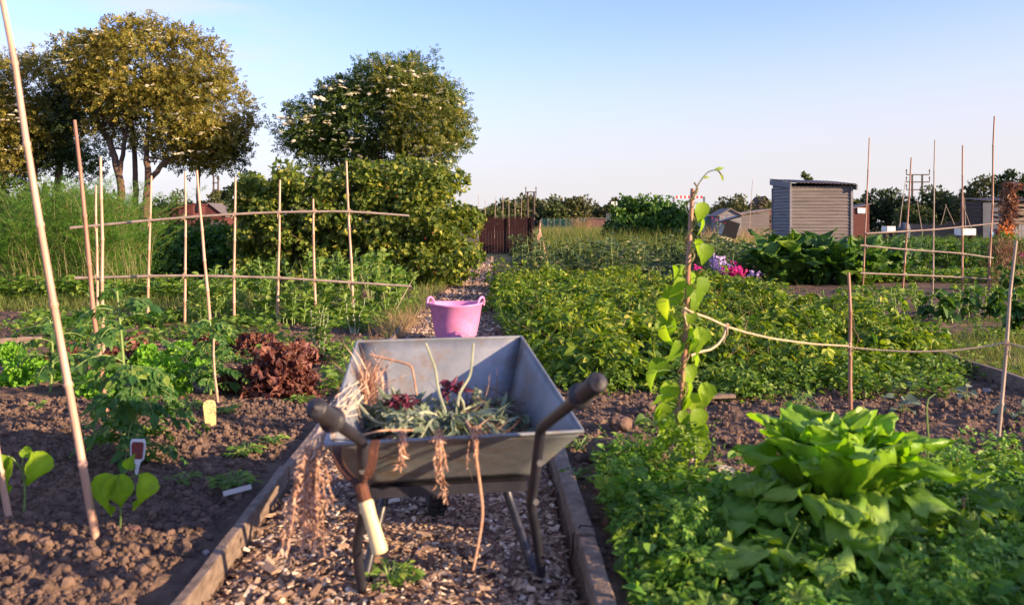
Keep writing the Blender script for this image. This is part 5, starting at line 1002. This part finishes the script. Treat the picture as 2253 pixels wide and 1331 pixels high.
# ------------------------------------------------------------------ pink tub
M['pink'] = surf('pink_rubber', (.55, .18, .38), (.66, .25, .48), 6, .48, bump=.1, third=(.42, .2, .25), thr=(.52, .68))
tc = np.array([(1003 - CX) * 7.7 / FPX, 7.7, .02]); th = thing('rubber_tub', 'pink flexible rubber tub standing on the path behind the wheelbarrow', 'tub', tc)
g = MB(); g.lathe([(0, .012), (.155, .012), (.166, 0), (.172, .01), (.18, .08), (.205, .2), (.228, .345), (.238, .352), (.24, .362), (.236, .368), (.224, .364), (.2, .2), (.175, .06), (.165, .022), (0, .02)], tc, 48)
V = g.V[0]; V[:, 0] = tc[0] + (V[:, 0] - tc[0]) * 1.02; V[:, 2] += .006 * np.cos(2 * np.arctan2(V[:, 1] - tc[1], V[:, 0] - tc[0])) * (V[:, 2] > tc[2] + .3); g.build('body', M['pink'], th, smooth=True, off=tc)
for sx in (-1, 1):
    a = np.linspace(-.15, np.pi + .15, 18); p = np.stack([tc[0] + sx * (.205 + .03 + .055 * np.cos(a) * 0 + .022 * np.sin(a)), tc[1] + .065 * np.cos(a), tc[2] + .355 + .062 * np.sin(a)], -1)
    # handle loops lie across the rim, seen slightly from the front
    p = np.stack([tc[0] + sx * (.232 + .012 * np.sin(a)) + .048 * np.cos(a) * .55 - sx * .012, tc[1] + .05 * np.cos(a), tc[2] + .35 + .066 * np.sin(a)], -1); g = MB(); g.tube(p, .0115, 8); g.build('handle', M['pink'], th, smooth=True, off=tc)
g = MB(); g.lathe([(.172, .028), (.175, .03), (.172, .034)], tc, 40); g.build('base_ring', M['pink'], th, off=tc)

# ------------------------------------------------------------------ canes, trellises, twine
def cane(a, b, d, r, mat, lab, name='garden_cane', group=None, d2=None, wob=.004, node=.26):
    g = MB(); A = P(*a, d); B = P(*b, d2 or d); cane_geo(g, A, B, r, wob, 9, node); return g.build(name, M[mat], off=A, smooth=True, label=lab, cat='cane', group=group)
cane((214, 1195), (-3, -40), 2.80, .0135, 'cane', 'thick pale bamboo cane leaning left, nearest the camera at the left edge', d2=2.75, wob=.003)
cane((22, 1150), (-60, 700), 3.0, .012, 'cane', 'foot of a cane cut by the left edge beside the bean seedling')
cane((231, 905), (164, 265), 4.6, .014, 'cane_old', 'dark red brown cane leaning left behind the nearest cane', d2=4.7)
cane((227, 800), (221, 345), 6.4, .0145, 'cane', 'straight pale cane just right of the dark red brown cane', d2=6.4)
DT = 8.75; tb = P(560, 715, DT); tr = thing('cane_trellis', 'bamboo trellis of upright canes tied to two long horizontal canes on the left', 'trellis', (tb[0], DT, .06))
def tcane(a, b, d, r, mat='cane', d2=None, par=tr, node=.3):
    g = MB(); cane_geo(g, P(*a, d), P(*b, d2 or d), r, .005, 8, node); g.build('cane', M[mat], par, smooth=True, off=par.location)
for a, b in (((213, 740), (211, 408)), ((325, 712), (333, 387)), ((405, 735), (407, 378)), ((514, 735), (518, 390)), ((609, 728), (616, 396)), ((697, 745), (689, 438)), ((778, 712), (762, 355))): tcane(a, b, DT, .0155)
HT = [(155, 502), (330, 485), (470, 474), (612, 467), (765, 465), (900, 475)]; HB = [(165, 612), (400, 606), (612, 611), (775, 622), (905, 630)]
for H_ in (HT, HB):
    pts = np.array([P(x, y, DT - .03) for x, y in H_]); tt = np.linspace(0, len(pts) - 1, 30); pp = np.stack([np.interp(tt, np.arange(len(pts)), pts[:, i]) for i in range(3)], -1)
    for _ in range(3): pp[1:-1] = (pp[:-2] + 2 * pp[1:-1] + pp[2:]) / 4
    rr = np.full(30, .0135); rr[::5] *= 1.25; g = MB(); g.tube(pp, rr * np.linspace(1, .8, 30), 8); g.build('cane', M['cane_grey'], tr, smooth=True, off=tr.location)
for (x, yt, yb) in ((211, 497, 610), (329, 485, 608), (406, 479, 606), (516, 472, 608), (613, 468, 611), (692, 466, 616), (768, 465, 622)):
    for y in (yt, yb): g = MB(); knot_geo(g, P(x, y, DT - .02), .02); g.build('knot', M['twine'], tr, off=tr.location)
cane((462, 705), (433, 375), 8.3, .0165, 'cane', 'loose cane leaning left against the left hand trellis')
DR = 12.3; tb = P(2040, 640, DR); tr2 = thing('cane_trellis', 'bamboo trellis of tall uprights and three horizontal canes on the right', 'trellis', (tb[0], DR, .06))
for a, b, r, mt in (((1897, 658), (1913, 303), .0135, 'cane_old'), ((1984, 655), (2005, 347), .0155, 'cane_old'), ((2051, 660), (2057, 308), .012, 'cane_grey'), ((2117, 655), (2118, 320), .0155, 'cane_old'), ((2175, 645), (2188, 256), .0165, 'cane_old')):
    tcane(a, b, DR, r, mt, par=tr2, node=.4)
for H_ in ([(1906, 514), (2050, 506), (2110, 500), (2197, 491)], [(1893, 540), (1990, 549), (2110, 557), (2186, 568)], [(1893, 601), (2050, 607), (2180, 614)]):
    pts = [P(x, y, DR - .03) for x, y in H_]; g = MB(); g.tube(sm_path(pts, 20), np.linspace(.013, .010, 20), 8); g.build('cane', M['cane_grey'], tr2, smooth=True, off=tr2.location)
for x, y in ((1904, 541), (1901, 602), (1994, 549), (1989, 604), (2053, 506), (2052, 553), (2051, 607), (2117, 500), (2117, 558), (2117, 610), (2181, 493), (2178, 567), (2177, 614)): g = MB(); knot_geo(g, P(x, y, DR - .02), .018); g.build('knot', M['twine'], tr2, off=tr2.location)
g = MB(); g.tube([P(1925, 654, DR - .05), P(2050, 659, DR - .05), P(2170, 655, DR - .05)], .004, 5); g.build('twine', M['twine'], tr2, off=tr2.location)
# twine fence with its canes
cane((1876, 945), (1867, 600), 4.15, .0105, 'cane_old', 'short upright cane between the climbing bean and the right edge, holding the twine', d2=4.15)
cane((2193, 1010), (2236, 530), 3.9, .0095, 'cane_grey', 'thin grey cane leaning right near the right edge, holding the twine', d2=4.0)
cane((1490, 1070), (1524, 415), 3.5, .0135, 'cane_old', 'dark brown cane carrying the climbing bean', name='bean_pole', d2=3.5, wob=.005)
tw = [(1505, 678, 3.47), (1520, 686, 3.47), (1560, 700, 3.6), (1598, 718, 3.7), (1640, 731, 3.8), (1700, 745, 3.9), (1790, 757, 4.05), (1866, 761, 4.13)]
tw2 = [(1866, 764, 4.13), (1930, 770, 4.1), (2010, 774, 4.05), (2100, 771, 4.0), (2170, 762, 3.96), (2214, 753, 3.93), (2236, 760, 3.9), (2300, 775, 3.8)]
g = MB(); g.tube(sm_path([P(*q) for q in tw], 60), .0045, 6); g.tube(sm_path([P(*q) for q in tw2], 60), .0042, 6); g.tube(sm_path([P(1598, 718, 3.7), P(1593, 740, 3.68), P(1580, 758, 3.64), P(1562, 770, 3.6), P(1545, 772, 3.55), P(1520, 782, 3.5)], 24), .005, 6)
for q in ((1598, 719, 3.7), (1506, 684, 3.48), (1868, 762, 4.14), (2214, 755, 3.93)): knot_geo(g, P(*q), .011)
g.build('garden_twine', M['twine'], off=P(1868, 762, 4.14), label='sagging pale twine strung from the climbing bean pole to the right canes', cat='twine')

# ------------------------------------------------------------------ climbing bean
b0 = G(1490, 1050); b0[2] = .06; th = thing('climbing_bean', 'climbing bean with bright translucent leaves twining up the dark pole', 'plant', b0)
A = P(1490, 1070, 3.5); B = P(1524, 415, 3.5); s = MB(); t = np.linspace(0, 1.02, 90); ang = t * 2 * np.pi * 9; pts = A + (B - A) * t[:, None] + np.stack([np.cos(ang), np.sin(ang), 0 * ang], -1) * .02; s.tube(pts, .004, 5)
s.tube(sm_path([P(1527, 440, 3.49), P(1531, 415, 3.48), P(1545, 392, 3.48), P(1558, 378, 3.48), P(1572, 374, 3.47), P(1584, 377, 3.47), P(1587, 386, 3.47)], 26), np.linspace(.0028, .0018, 26), 5); s.build('vine', M['beanstem'], th, off=b0)
g = MB(); TH = broadleaf(11, 12, .40, .04, .45, .5, 3, 0, .05)
LF = [(1540, 470, 62, -1.45, .3), (1543, 500, 50, -1.5, .9), (1552, 560, 60, -1.65, .2), (1532, 545, 45, -1.2, 1.3), (1500, 610, 72, -1.7, .1), (1538, 640, 78, -1.45, .5), (1478, 660, 80, -1.75, .2), (1522, 680, 60, -1.5, .7), (1466, 720, 85, -1.6, -.1), (1536, 745, 85, -1.5, .4), (1488, 775, 70, -1.8, .3), (1528, 800, 60, -1.4, .7), (1452, 815, 75, -1.9, 0), (1506, 840, 70, -1.3, .4), (1475, 870, 80, -1.8, 0), (1545, 870, 90, -1.35, .2), (1462, 910, 62, -2.0, .1), (1500, 900, 60, -1.5, .5), (1530, 930, 80, -1.4, .1), (1470, 950, 90, -1.7, .1), (1505, 960, 70, -1.5, .6), (1540, 990, 70, -1.3, 0), (1455, 980, 70, -1.9, .2), (1490, 1010, 70, -1.6, .3), (1515, 740, 60, -1.6, 1.0), (1480, 600, 40, -1.2, 1.2), (1472, 690, 55, -1.5, .9), (1508, 870, 60, -1.5, .9), (1446, 885, 45, -1.9, .4), (1520, 620, 50, -1.4, .8)]
LF += [(x + random.uniform(-14, 14), y + 22, L * .8, a + random.uniform(-.3, .3), t_ + random.uniform(-1, 1)) for x, y, L, a, t_ in LF[4:]]
s = MB()
for (px, py, L, a, tw_) in LF:
    L = L * .68; tw_ = tw_ * 1.5 + rng.normal(0, .35); dd = 3.5 + rng.uniform(-.06, .05); top = P(px, py - L * .45, dd); D = np.array([math.cos(a), rng.uniform(-.25, .1), math.sin(a)]); Nn = np.array([math.sin(tw_) + .1, -math.cos(tw_), .25]); g.scatter(TH if L > 55 else T_HT, [top], [D], [Nn], L * 3.5 / FPX)
    tt = np.clip((py - L * .45 - 1070) / (415 - 1070), 0, 1); s.tube(bend_path(A + (B - A) * max(0, tt - .02), top, 5, .02, .002), .0016, 4)
for (px, py, L, a) in ((1545, 392, 16, .2), (1570, 375, 22, .3), (1584, 380, 18, -1.1), (1578, 376, 12, -.6)): g.scatter(T_LN, [P(px, py, 3.47)], [[math.cos(a), 0, math.sin(a)]], [[0, -1, .2]], L * 3.5 / FPX * 1.2)
g.build('leaves', EL['vine'], th, smooth=True, off=b0); s.build('petioles', M['greenstem'], th, off=b0)

# ------------------------------------------------------------------ lettuces
def lettuce(name, lab, c, r, h, mats, n_in, n_out, seedv, jag=.0, ruff=.09, wid=.5, inner_tilt=(.15, 1.0)):
    th = thing(name, lab, 'lettuce', c); Ts = [broadleaf(15, 15, wid, ruff, .5, -.05 + .12 * i, seedv + i, jag, .05, True) for i in range(5)]; To = [broadleaf(17, 16, wid * 1.05, ruff * 1.5, .1, .35, seedv + 10 + i, jag * 1.5, .08, True) for i in range(5)]
    for nm, m, n, tl, L, Tz, sgn in (('heart_leaves', mats[0], n_in, inner_tilt, h, Ts, -1), ('outer_leaves', mats[1], n_out, (1.05, 1.45), r, To, 1)):
        g = MB()
        for i in range(n):
            f = (i + .5) / n; a = i * 2.39996 + rng.normal(0, .15); tilt = tl[0] + (tl[1] - tl[0]) * f + rng.normal(0, .05); out = np.array([math.cos(a), math.sin(a), 0]); D = out * math.sin(tilt) + UP * math.cos(tilt); Nn = -out * math.cos(tilt) + UP * math.sin(tilt)
            base = np.array(c) + out * (.01 + .05 * f * r / .2) + [0, 0, .02 + (.03 if sgn < 0 else .01)]; g.scatter(Tz[i % 5], [base], [D], [Nn], L * rng.uniform(.85, 1.12) * (.75 + .3 * f if sgn < 0 else 1))
        g.build(nm, EL[m], th, smooth=True, off=c)
    return th
c = G(1885, 1215); c[2] = .07; c[0] -= .06
lettuce('lettuce', 'large bright green lettuce with a cupped heart in the right foreground', c + [0, .0, .13], .27, .31, ('head', 'headout'), 42, 18, 2, .02, .065, .41, (.03, .92))
c = G(1800, 1240); lettuce('lettuce', 'ragged dull green bolting lettuce at the foot of the large lettuce', c + [-.05, -.12, .02], .27, .16, ('headout', 'headout'), 8, 12, 31, .06, .06, .42, (.5, 1.3))
c = G(2090, 1150); lettuce('lettuce', 'loose green lettuce to the right of the large lettuce', c + [0, 0, .03], .2, .16, ('headout', 'headout'), 12, 10, 44, .06, .06, .4, (.4, 1.3))
def curly(name, lab, c, r, h, mat, n, leaf, seedv, cat='lettuce'):
    th = thing(name, lab, cat, c); g = MB(); Ts = [broadleaf(7, 6, .5, .16, .1, .2, seedv + i, .1, 0, True) for i in range(4)]
    for T in Ts:
        m = n // 4; d = unit(rng.normal(0, 1, (m, 3)) * [1, 1, .6] + [0, 0, .45]); d[:, 2] = np.abs(d[:, 2]); rr = rng.uniform(.35, .95, m); q = np.array(c) + d * [r, r, h] * rr[:, None] * .8; g.scatter(T, q, d + rng.normal(0, .45, (m, 3)), rng.normal(0, .6, (m, 3)) + UP * .7 + d * .5, leaf * rng.uniform(.7, 1.25, m))
    g.build('leaves', EL[mat], th, smooth=False, off=c); return th
for (px, pb, wpx, hpx, mat, lab, lf) in ((612, 862, 185, 135, 'lettr', 'large frilly dark red lettuce left of the wheelbarrow', .10), (665, 800, 90, 70, 'lettr', 'red lettuce behind the largest red lettuce', .08), (565, 775, 90, 60, 'lettr', 'red lettuce behind the small tomato plant', .08), (470, 770, 90, 50, 'lettr', 'red lettuce in the back row, between the trellis canes', .08), (300, 775, 80, 45, 'lettr', 'red lettuce in the back row, behind the big tomato plant', .08), (140, 800, 90, 50, 'lettr', 'red lettuce in the back row, behind the nearest cane', .08), (520, 855, 60, 60, 'lettr', 'dark red lettuce tucked against the small tomato plant', .08),
                                  (365, 862, 100, 105, 'lettg', 'bright green frilly lettuce just right of the big tomato plant', .09), (395, 785, 60, 45, 'lettg', 'bright green lettuce behind the frilly one beside the big tomato plant', .08), (55, 838, 110, 75, 'lettg', 'bright green lettuce at the left edge', .08), (130, 835, 60, 50, 'lettg', 'green lettuce between the left edge lettuce and the big tomato plant', .07), (325, 800, 60, 60, 'lettg', 'green lettuce half hidden by the big tomato plant', .07), (210, 870, 95, 75, 'lettg', 'green lettuce between the nearest cane and the tall tomato plant', .07), (435, 830, 60, 60, 'lettg', 'small green lettuce just left of the short tomato stick', .07), (15, 790, 80, 45, 'lettg', 'low green lettuce touching the pale plank at the left edge', .07), (250, 800, 70, 50, 'lettr', 'red lettuce glimpsed through the big tomato plant', .07)):
    c = G(px, pb); k = c[1] / FPX; c[2] = .05; curly('lettuce', lab, c, wpx * k / 2, hpx * k, mat, int(150 + wpx), lf * .95, int(px))

# ------------------------------------------------------------------ tomato plants
def tomato(lab, c, h, n, L, leafsz, lean=(0, 0), seedv=0, spread=1.0):
    th = thing('tomato_plant', lab, 'plant', c); g = MB(); s = MB(); top = np.array(c) + [lean[0], lean[1], h]; st = sm_path([c, (np.array(c) + top) / 2 + [.02, 0, 0], top], 14); s.tube(st, np.linspace(.009, .005, 14), 7)
    for i in range(n):
        f = .12 + .88 * (i + rng.random()) / n; b = np.array([np.interp(f, np.linspace(0, 1, 14), st[:, q]) for q in range(3)]); a = i * 2.4 + rng.normal(0, .3); out = np.array([math.cos(a), math.sin(a), 0]); l = L * (1.15 - .55 * f) * rng.uniform(.8, 1.15) * spread
        t = np.linspace(0, 1, 10); p = b + out * (l * t)[:, None] + UP * (l * (.75 * t - .8 * t ** 2))[:, None]; s.tube(p, np.linspace(.004, .0015, 10), 5, False); sd_ = np.cross(out, UP)
        for u in (.3, .45, .6, .75, .88, 1.0):
            cc = np.array([np.interp(u, t, p[:, q]) for q in range(3)]); 
            for sg in ((-1, 1) if u < 1 else (0,)):
                D = out * .6 + sd_ * sg * .9 + UP * (-.55 + rng.normal(0, .25)) + rng.normal(0, .15, 3); g.scatter(T_PINF if rng.random() < .6 else T_OV, [cc], [D], [UP * .8 + out * .4 + rng.normal(0, .3, 3)], leafsz * rng.uniform(.7, 1.2) * (1.1 - .3 * abs(u - .6)))
    g.build('leaves', EL['tomato'], th, off=c); s.build('stems', M['greenstem'], th, off=c); return th
c = G(262, 1030); c[2] = .06; tomato('large bushy tomato plant with arching leaves beside the nearest cane', c + [0, .12, 0], .42, 32, .22, .062)
c = G(255, 1000); c[2] = .06; tomato('tomato plant growing up against the dark red brown cane', c + [-.08, .25, 0], .72, 15, .28, .07, (-.03, 0))
c = G(462, 868); c[2] = .06; tomato('smaller tomato plant tied to a short dry stick in front of the red lettuces', c, .46, 24, .2, .06)
cane((480, 900), (470, 745), 4.9, .008, 'cane', 'short stick supporting the smaller tomato plant', node=.12)
c = G(205, 830); c[2] = .06; tomato('leggy tomato plant behind the dark red brown cane', c, .5, 12, .24, .065)
c = G(110, 860); c[2] = .06; tomato('tomato plant with drooping leaves left of the nearest cane', c, .45, 12, .26, .065)
# bean seedlings
def seedling(lab, c, h, leaves, mat='vine'):
    th = thing('bean_seedling', lab, 'seedling', c); s = MB(); g = MB(); top = np.array(c) + [leaves[0][0] * .1, 0, h]; s.tube(sm_path([c, (np.array(c) + top) / 2 + [.008, 0, 0], top], 10), np.linspace(.0045, .003, 10), 6); TH2 = broadleaf(13, 13, .42, .03, .45, .5, 5, 0, .05)
    for (dx, dy, dz, L, a, tw_) in leaves:
        q = top + np.array([dx, dy, dz]); s.tube(bend_path(top, q, 4, .01, .001), .002, 5); g.scatter(TH2, [q], [[math.cos(a), rng.uniform(-.2, 0), math.sin(a)]], [[math.sin(tw_), -math.cos(tw_), .35]], L)
    g.build('leaves', EL[mat], th, smooth=True, off=c); s.build('stem', M['greenstem'], th, off=c)
c = G(262, 1172); c[2] = .06; seedling('bean seedling with large heart shaped leaves right of the nearest cane', c, .17, [(-.015, -.01, .045, .135, -1.8, -.5), (.012, -.03, .05, .11, -1.45, .35), (.075, 0, .045, .12, -1.5, 1.25), (.03, 0, .06, .05, 1.2, .2)])
c = G(52, 1120); c[2] = .06; seedling('bean seedling with drooping leaves at the left edge', c, .155, [(-.04, -.02, .06, .14, -1.75, -.2), (-.06, 0, .05, .10, -2.2, -.6), (.045, 0, .07, .13, -1.6, 1.1), (.0, 0, .08, .05, -.6, .2)])

# labels and marker sticks
c = G(464, 938); g = MB(); V, F = tmpl([(0, .16), (.1, .2), (.8, .24), (.94, .2), (1, .1)], .05, .0); g.scatter((V, F), [c], [[-.12, .12, 1]], [[.15, -1, .2]], .13); M['yellowtag'] = surf('yellow_label', (.62, .5, .2), (.72, .6, .26), 30, .5, bump=0, third=(.35, .26, .14), thr=(.52, .56))
o = g.build('plant_label', M['yellowtag'], off=c, label='yellow plant label with soil smudges in front of the smaller tomato plant', cat='plant label'); o.modifiers.new('t', 'SOLIDIFY').thickness = .002
c = G(300, 1045); th = thing('plant_label', 'white plant label with a dark red picture at the foot of the tall tomato', 'plant label', c); g = MB(); g.scatter(tmpl([(0, .03), (.35, .09), (.45, .19), (.9, .21), (1, .17)], 0, 0), [c], [[.03, .05, 1]], [[.1, -1, .1]], .145); o = g.build('tag', M['white'], th, off=c); o.modifiers.new('t', 'SOLIDIFY').thickness = .002
g = MB(); g.scatter(tmpl([(.45, .13), (.5, .15), (.86, .165), (.92, .13)], 0, 0), [c + [0, -.003, 0]], [[.03, .05, 1]], [[.1, -1, .1]], .145); g.build('picture', surf('dark_red_print', (.12, .02, .02), (.25, .05, .04), 60, .5, bump=0, third=(.5, .4, .3)), th, off=c)
c = G(518, 1098); c[2] = .10; g = MB(); g.beam(c + [-.045, 0, 0], c + [.05, .03, .018], .003, .018); g.build('marker_stick', M['white'], off=c, label='white plastic marker lying on soil beside the left path board', cat='plant label')
for (px, py, s_, lab) in ((455, 1205, .028, 'small white pebble at the bottom left'), (296, 1172, .05, 'flat reddish stone beside the bean seedling'), (1595, 1045, .085, 'cream and rusty rotten squash on the soil right of the climbing bean'), (1520, 1012, .03, 'small white stone at the foot of the climbing bean'), (1905, 1325, .07, 'pale stone at the bottom under the lettuce'), (2150, 1230, .06, 'pale stone right of the large lettuce'), (1985, 842, .04, 'grey stone on the dark soil near the right board'), (2170, 855, .06, 'grey stone beside the right board')):
    c = G(px, py); c[2] = float(gz(c[0], c[1])) + s_ * .2; g = MB(); g.scatter(LUMPS2[int(px) % 3], [c], [1, .2, 0], UP, s_); mt = M['cream'] if 'squash' in lab else (M['brick'] if 'reddish' in lab else M['stone']); g.build('squash' if 'squash' in lab else 'stone', mt, off=c, label=lab, cat='squash' if 'squash' in lab else 'stone')

# squash seedlings and weeds on the dark soil
for (px, py, r_, n, lab, nm) in ((1755, 905, .075, 9, 'squash seedling with pale leaves left of the short upright cane', 'squash_seedling'), (1440, 930, .08, 9, 'yellowing squash seedling left of the climbing bean', 'squash_seedling'), (1985, 905, .05, 8, 'small squash seedling with whitened leaves behind the large lettuce', 'squash_seedling'), (2230, 925, .075, 7, 'squash seedling with a large grey green leaf at the right edge', 'squash_seedling'), (2020, 860, .05, 7, 'pale seedling on dark soil near the right board', 'squash_seedling'), (2125, 885, .04, 7, 'tiny blue green seedling near the thin grey cane', 'squash_seedling'),
                             (1275, 985, .10, 26, 'leafy weed between the barrow and the right timber', 'weed'), (1260, 1060, .06, 20, 'weed growing by the far end of the right timber', 'weed'), (400, 1060, .055, 14, 'small green weed on the left soil below the big tomato plant', 'weed'), (515, 1075, .08, 60, 'low mat of feathery weed by the white marker', 'weed'), (540, 1000, .07, 50, 'bright weed cluster near the left path board', 'weed'), (600, 975, .06, 30, 'bright weed beside the hanging dry weeds', 'weed'), (420, 905, .07, 40, 'low yellow green weeds at the foot of the smaller tomato plant', 'weed'), (500, 915, .06, 30, 'small weeds beside the yellow label', 'weed'), (660, 880, .07, 40, 'small weeds between the red lettuce and the barrow', 'weed'), (335, 955, .06, 25, 'yellow green weed right of the big tomato plant', 'weed'), (80, 905, .03, 10, 'tiny weed on the lit soil at the left', 'weed'), (855, 1285, .09, 60, 'small green weeds between the barrow legs on the chip path', 'weed'), (325, 1010, .05, 20, 'yellow green leaves beside the white plant label', 'weed')):
    c = G(px, py); c[2] = float(gz(c[0], c[1])); 
    if px == 855: c = G(px, py, .02)
    th = thing(nm, lab, 'seedling' if nm != 'weed' else 'weed', c); g = MB(); s = MB(); big = nm != 'weed'; T = T_HT if big else T_OV
    for i in range(n):
        a = rng.uniform(0, 6.28); rr = r_ * rng.uniform(.2, 1); q = c + [math.cos(a) * rr, math.sin(a) * rr, rng.uniform(.02, .09 if big else .05)]; s.tube(bend_path(c, q, 4, .01, .001), .0018, 4); g.scatter(T, [q], [[math.cos(a), math.sin(a), rng.uniform(-.2, .3)]], [[rng.normal(0, .3), rng.normal(0, .3) - .3, 1]], (.06 if big else .032) * rng.uniform(.6, 1.3))
    g.build('leaves', EL['wilt' if big and n < 9 else 'weed'], th, off=c); s.build('stems', M['greenstem'], th, off=c)
# tendril stalks
world_tube_thing('bean_shoot', [G(2040, 1090) + [0, 0, .1], P(2043, 960, 3.1), P(2038, 900, 3.1), P(2042, 876, 3.1), P(2058, 866, 3.1)], .004, 'greenstem', 'yellow green bare shoot rising behind the large lettuce at its right', 'shoot')
world_tube_thing('bean_shoot', [P(1850, 960, 3.0), P(1815, 915, 3.2), P(1790, 880, 3.4), P(1775, 872, 3.5)], .003, 'greenstem', 'thin leaning shoot from the large lettuce toward the squash seedling', 'shoot')
g = MB(); c = G(2120, 1225); g.tube([c, c + [0, 0, .18]], .006, 6); g.build('stick', M['cane_old'], off=c, label='short dark stick right of the large lettuce', cat='stick')

# foreground weeds on the right
FG = [(.31, 1.9), (2.3, 1.9), (2.2, 3.3), (1.65, 3.45), (1.0, 3.1), (.62, 3.35), (.33, 3.6)]
g = MB(); mounds(g, poly_pts(FG, 42), .11, .17, 260, T_OV, .022); mounds(g, poly_pts(FG, 16), .10, .2, 90, T_PINF, .045); g = patch(FG, 30000, .10, T_OV, .021, g=g, hump=.6, hs=2.2, up=.4); g = patch(FG, 900, .16, T_OV, .05, hump=.5, hs=2.2, up=.5, g=g); g = patch([(1.7, 2.9), (2.5, 2.8), (2.9, 3.8), (1.9, 3.9)], 2600, .11, T_OV, .03, hump=.6, gap=.4, g=g)
g.build('chickweed', EL['weed2'] if 'weed2' in EL else EL['weed'], kind='stuff', label='tangled small leaved weeds covering the right foreground', cat='weeds')
g = patch(FG, 260, .2, T_PINF, .09, hump=.4, up=.8); g = patch(FG, 260, .15, T_HT, .055, hump=.4, up=.3, g=g); g.build('broad_weeds', EL['weed'], kind='stuff', label='broader leaved weeds poking out of the tangle in the right foreground', cat='weeds')
g = MB(); c = G(1490, 1060); n = 420; q = c + np.stack([rng.normal(0, .075, n), rng.normal(0, .06, n), rng.uniform(0, .24, n)], -1); g.scatter(T_OV, q, rnd_dir(n, .5) + UP * .3, rng.normal(0, .6, (n, 3)) + UP, .026); g.build('chickweed', EL['weed'], off=c, label='upright tuft of fine weeds around the foot of the climbing bean', cat='weeds', kind='stuff')
g = MB(); n = 700; q = poly_pts(LEFTBED, n); g.scatter(T_BL, np.stack([q[:, 0], q[:, 1], gz(q[:, 0], q[:, 1]) + .01], -1), rnd_dir(n, .1), UP + rng.normal(0, .2, (n, 3)), rng.uniform(.02, .07, n), .035); g.build('straw_bits', EL['dryg'], kind='stuff', label='bits of straw and twig scattered on the left soil', cat='straw')
n = 500; q = poly_pts([(-.95, 2.1), (.25, 2.1), (.1, 6), (-1, 6)], n); g = MB(); g.scatter(T_BL, np.stack([q[:, 0], q[:, 1], np.full(n, .05)], -1), rnd_dir(n, .1), UP + rng.normal(0, .2, (n, 3)), rng.uniform(.05, .16, n), .045); g.build('dry_twigs', EL['dryg'], kind='stuff', label='thin dry twigs lying on the wood chips', cat='twigs')
q = poly_pts(FG, 260); g = MB(); m_ = len(q)
for i in range(60):
    b = np.array([q[i, 0], q[i, 1], .08]); e = b + [rng.normal(0, .06), rng.normal(0, .06), rng.uniform(.12, .26)]; g.tube(bend_path(b, e, 5, 0, .006), .0015, 3); g.scatter(T_RH, e + rng.normal(0, .012, (9, 3)) * [1, 1, 2.2], rnd_dir(9, .6), rng.normal(0, 1, (9, 3)) + UP, .012)
g.build('seed_stalks', EL['bean'], kind='stuff', label='thin pale seed stalks standing above the tangled weeds in the right foreground', cat='weeds')
# unseen shrub added off-frame at the right to shade the foreground
b0 = np.array([4.3, 0.55, .05]); bush('shade_shrub', 'unseen leafy shrub added right of the camera to shade the foreground', 'shrub', b0, [(0, -.5, .5, .6, .6, .6), (0, .3, .52, .6, .6, .6), (.1, .95, .45, .5, .45, .5), (0, -1.3, .5, .6, .6, .5)], T_OV, EL['kale'], 260, 40, .1, .2)
print('objects', len(bpy.data.objects), 'faces', sum(len(o.data.polygons) for o in bpy.data.objects if o.type == 'MESH'))
